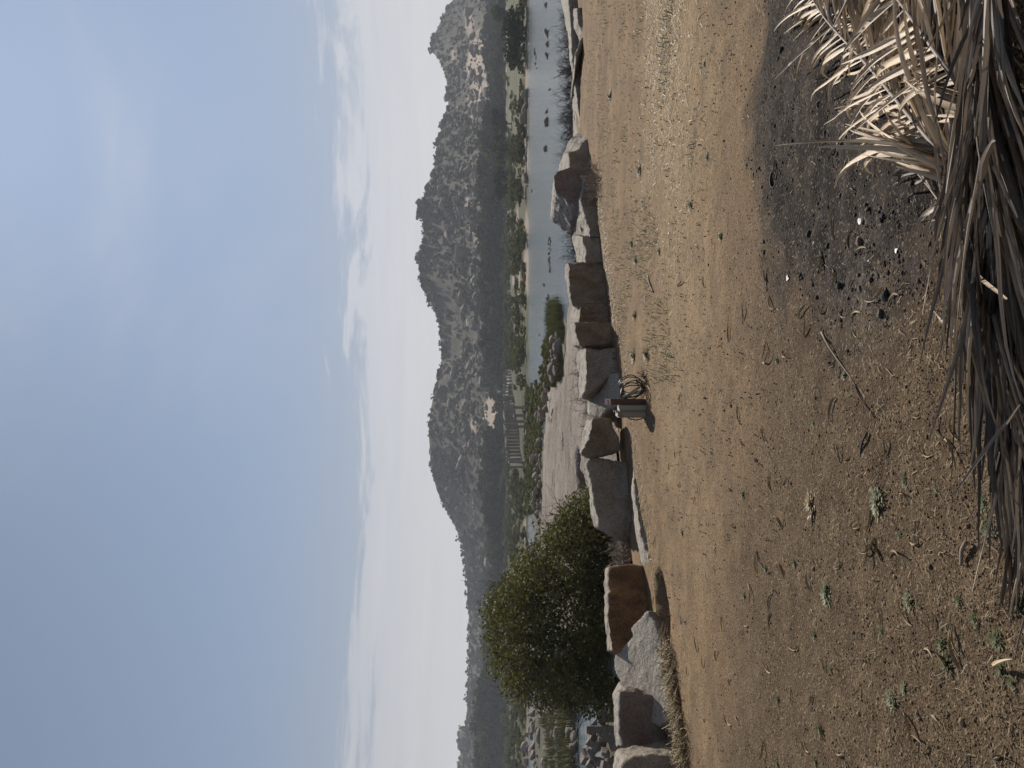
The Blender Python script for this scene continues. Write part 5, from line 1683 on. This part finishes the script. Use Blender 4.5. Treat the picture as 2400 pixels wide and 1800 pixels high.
am, nt = material('ash_clod')
isl = nt.n('ShaderNodeNewGeometry').outputs['Random Per Island']
finish(nt, nt.mix(isl, (0.02, 0.017, 0.016), (0.12, 0.104, 0.096)), .95, spec=.1)


def gravel(name, n, xr_, size, mat, label, mask=None):
    x = rng.uniform(*xr_, n); y_ = rng.uniform(-60, 1860, n)
    d_ = H * F / (x - HZ)
    X, Y = (900 - y_) / F * d_, d_
    k = wall_s(X, Y) < -.1
    if mask is not None: k &= mask(X, Y)
    X, Y = X[k], Y[k]; n = len(X)
    s = size * rng.lognormal(0, .45, n)
    a = rng.uniform(0, 6.28, n)
    V = OCT[None] * rng.uniform(.7, 1.3, (n, 6, 1)) * s[:, None, None] * np.array([1, 1, .7])
    c_, sn = np.cos(a)[:, None], np.sin(a)[:, None]
    V = np.stack([V[..., 0] * c_ - V[..., 1] * sn + X[:, None], V[..., 0] * sn + V[..., 1] * c_ + Y[:, None], V[..., 2] + (yard_z(X, Y) + s * .3)[:, None]], -1)
    Fc = (OF[None] + (np.arange(n) * 6)[:, None, None]).reshape(-1, 3)
    tag(link(name, mesh_np(name, V.reshape(-1, 3), Fc, mat)), label, 'gravel', kind='stuff')


gravel('gravel', 40000, (1620, 2430), .0024, gm, 'coarse sandy grains covering the yard soil')
gravel('gravel', 1500, (1560, 2430), .0045, gm, 'small pebbles scattered over the yard soil')
gravel('ash_clods', 1100, (1760, 2200), .0085, CHAR, 'black charred lumps lying in the burnt patch', lambda X, Y: ash_mask(X, Y) > .55)
gravel('ash_clods', 26000, (1740, 2200), .0036, am, 'grey black crumbs of ash and burnt soil in the burnt patch', lambda X, Y: ash_mask(X, Y) > .35)

# ------------------------------------------------------------------ tell look-alikes apart by their order where they are few
ORD = 'first second third fourth fifth sixth seventh eighth ninth tenth eleventh twelfth'.split()
same = {}
for o in scene.objects:
    if o.parent is None and 'label' in o and o.get('kind') == 'thing':
        same.setdefault(o['label'], []).append(o)
for lab, L in same.items():
    if len(L) < 2: continue
    L.sort(key=lambda o: -o.location.x / max(o.location.y, .1))
    if len(L) <= 12 and len(lab.split()) <= 10:
        for k, o in enumerate(L[::-1]):
            o['label'] = f'{lab}, {ORD[k]} of {len(L)} from the right'
    g_ = L[0].get('group') or (L[0]['category'] + 's alike')
    for o in L: o['group'] = g_ if len(L) <= 12 else f'{g_}: {lab}'

# ------------------------------------------------------------------ haze
bm = bmesh.new()
bmesh.ops.create_cube(bm, size=1)
for v in bm.verts:
    v.co = Vector((v.co.x * 3100, 490 + v.co.y * 1640, 60 + v.co.z * 133))
me = bpy.data.meshes.new('haze'); bm.to_mesh(me); bm.free()
m = bpy.data.materials.new('haze_air'); m.use_nodes = True
t_ = m.node_tree; t_.nodes.clear()
pv = t_.nodes.new('ShaderNodeVolumePrincipled')
pv.inputs['Color'].default_value = (0.84, 0.90, 1.0, 1)
pv.inputs['Density'].default_value = 0.00030
pv.inputs['Anisotropy'].default_value = 0.0
ou = t_.nodes.new('ShaderNodeOutputMaterial')
t_.links.new(pv.outputs[0], ou.inputs['Volume'])
me.materials.append(m)
tag(link('haze', me), kind='stuff')
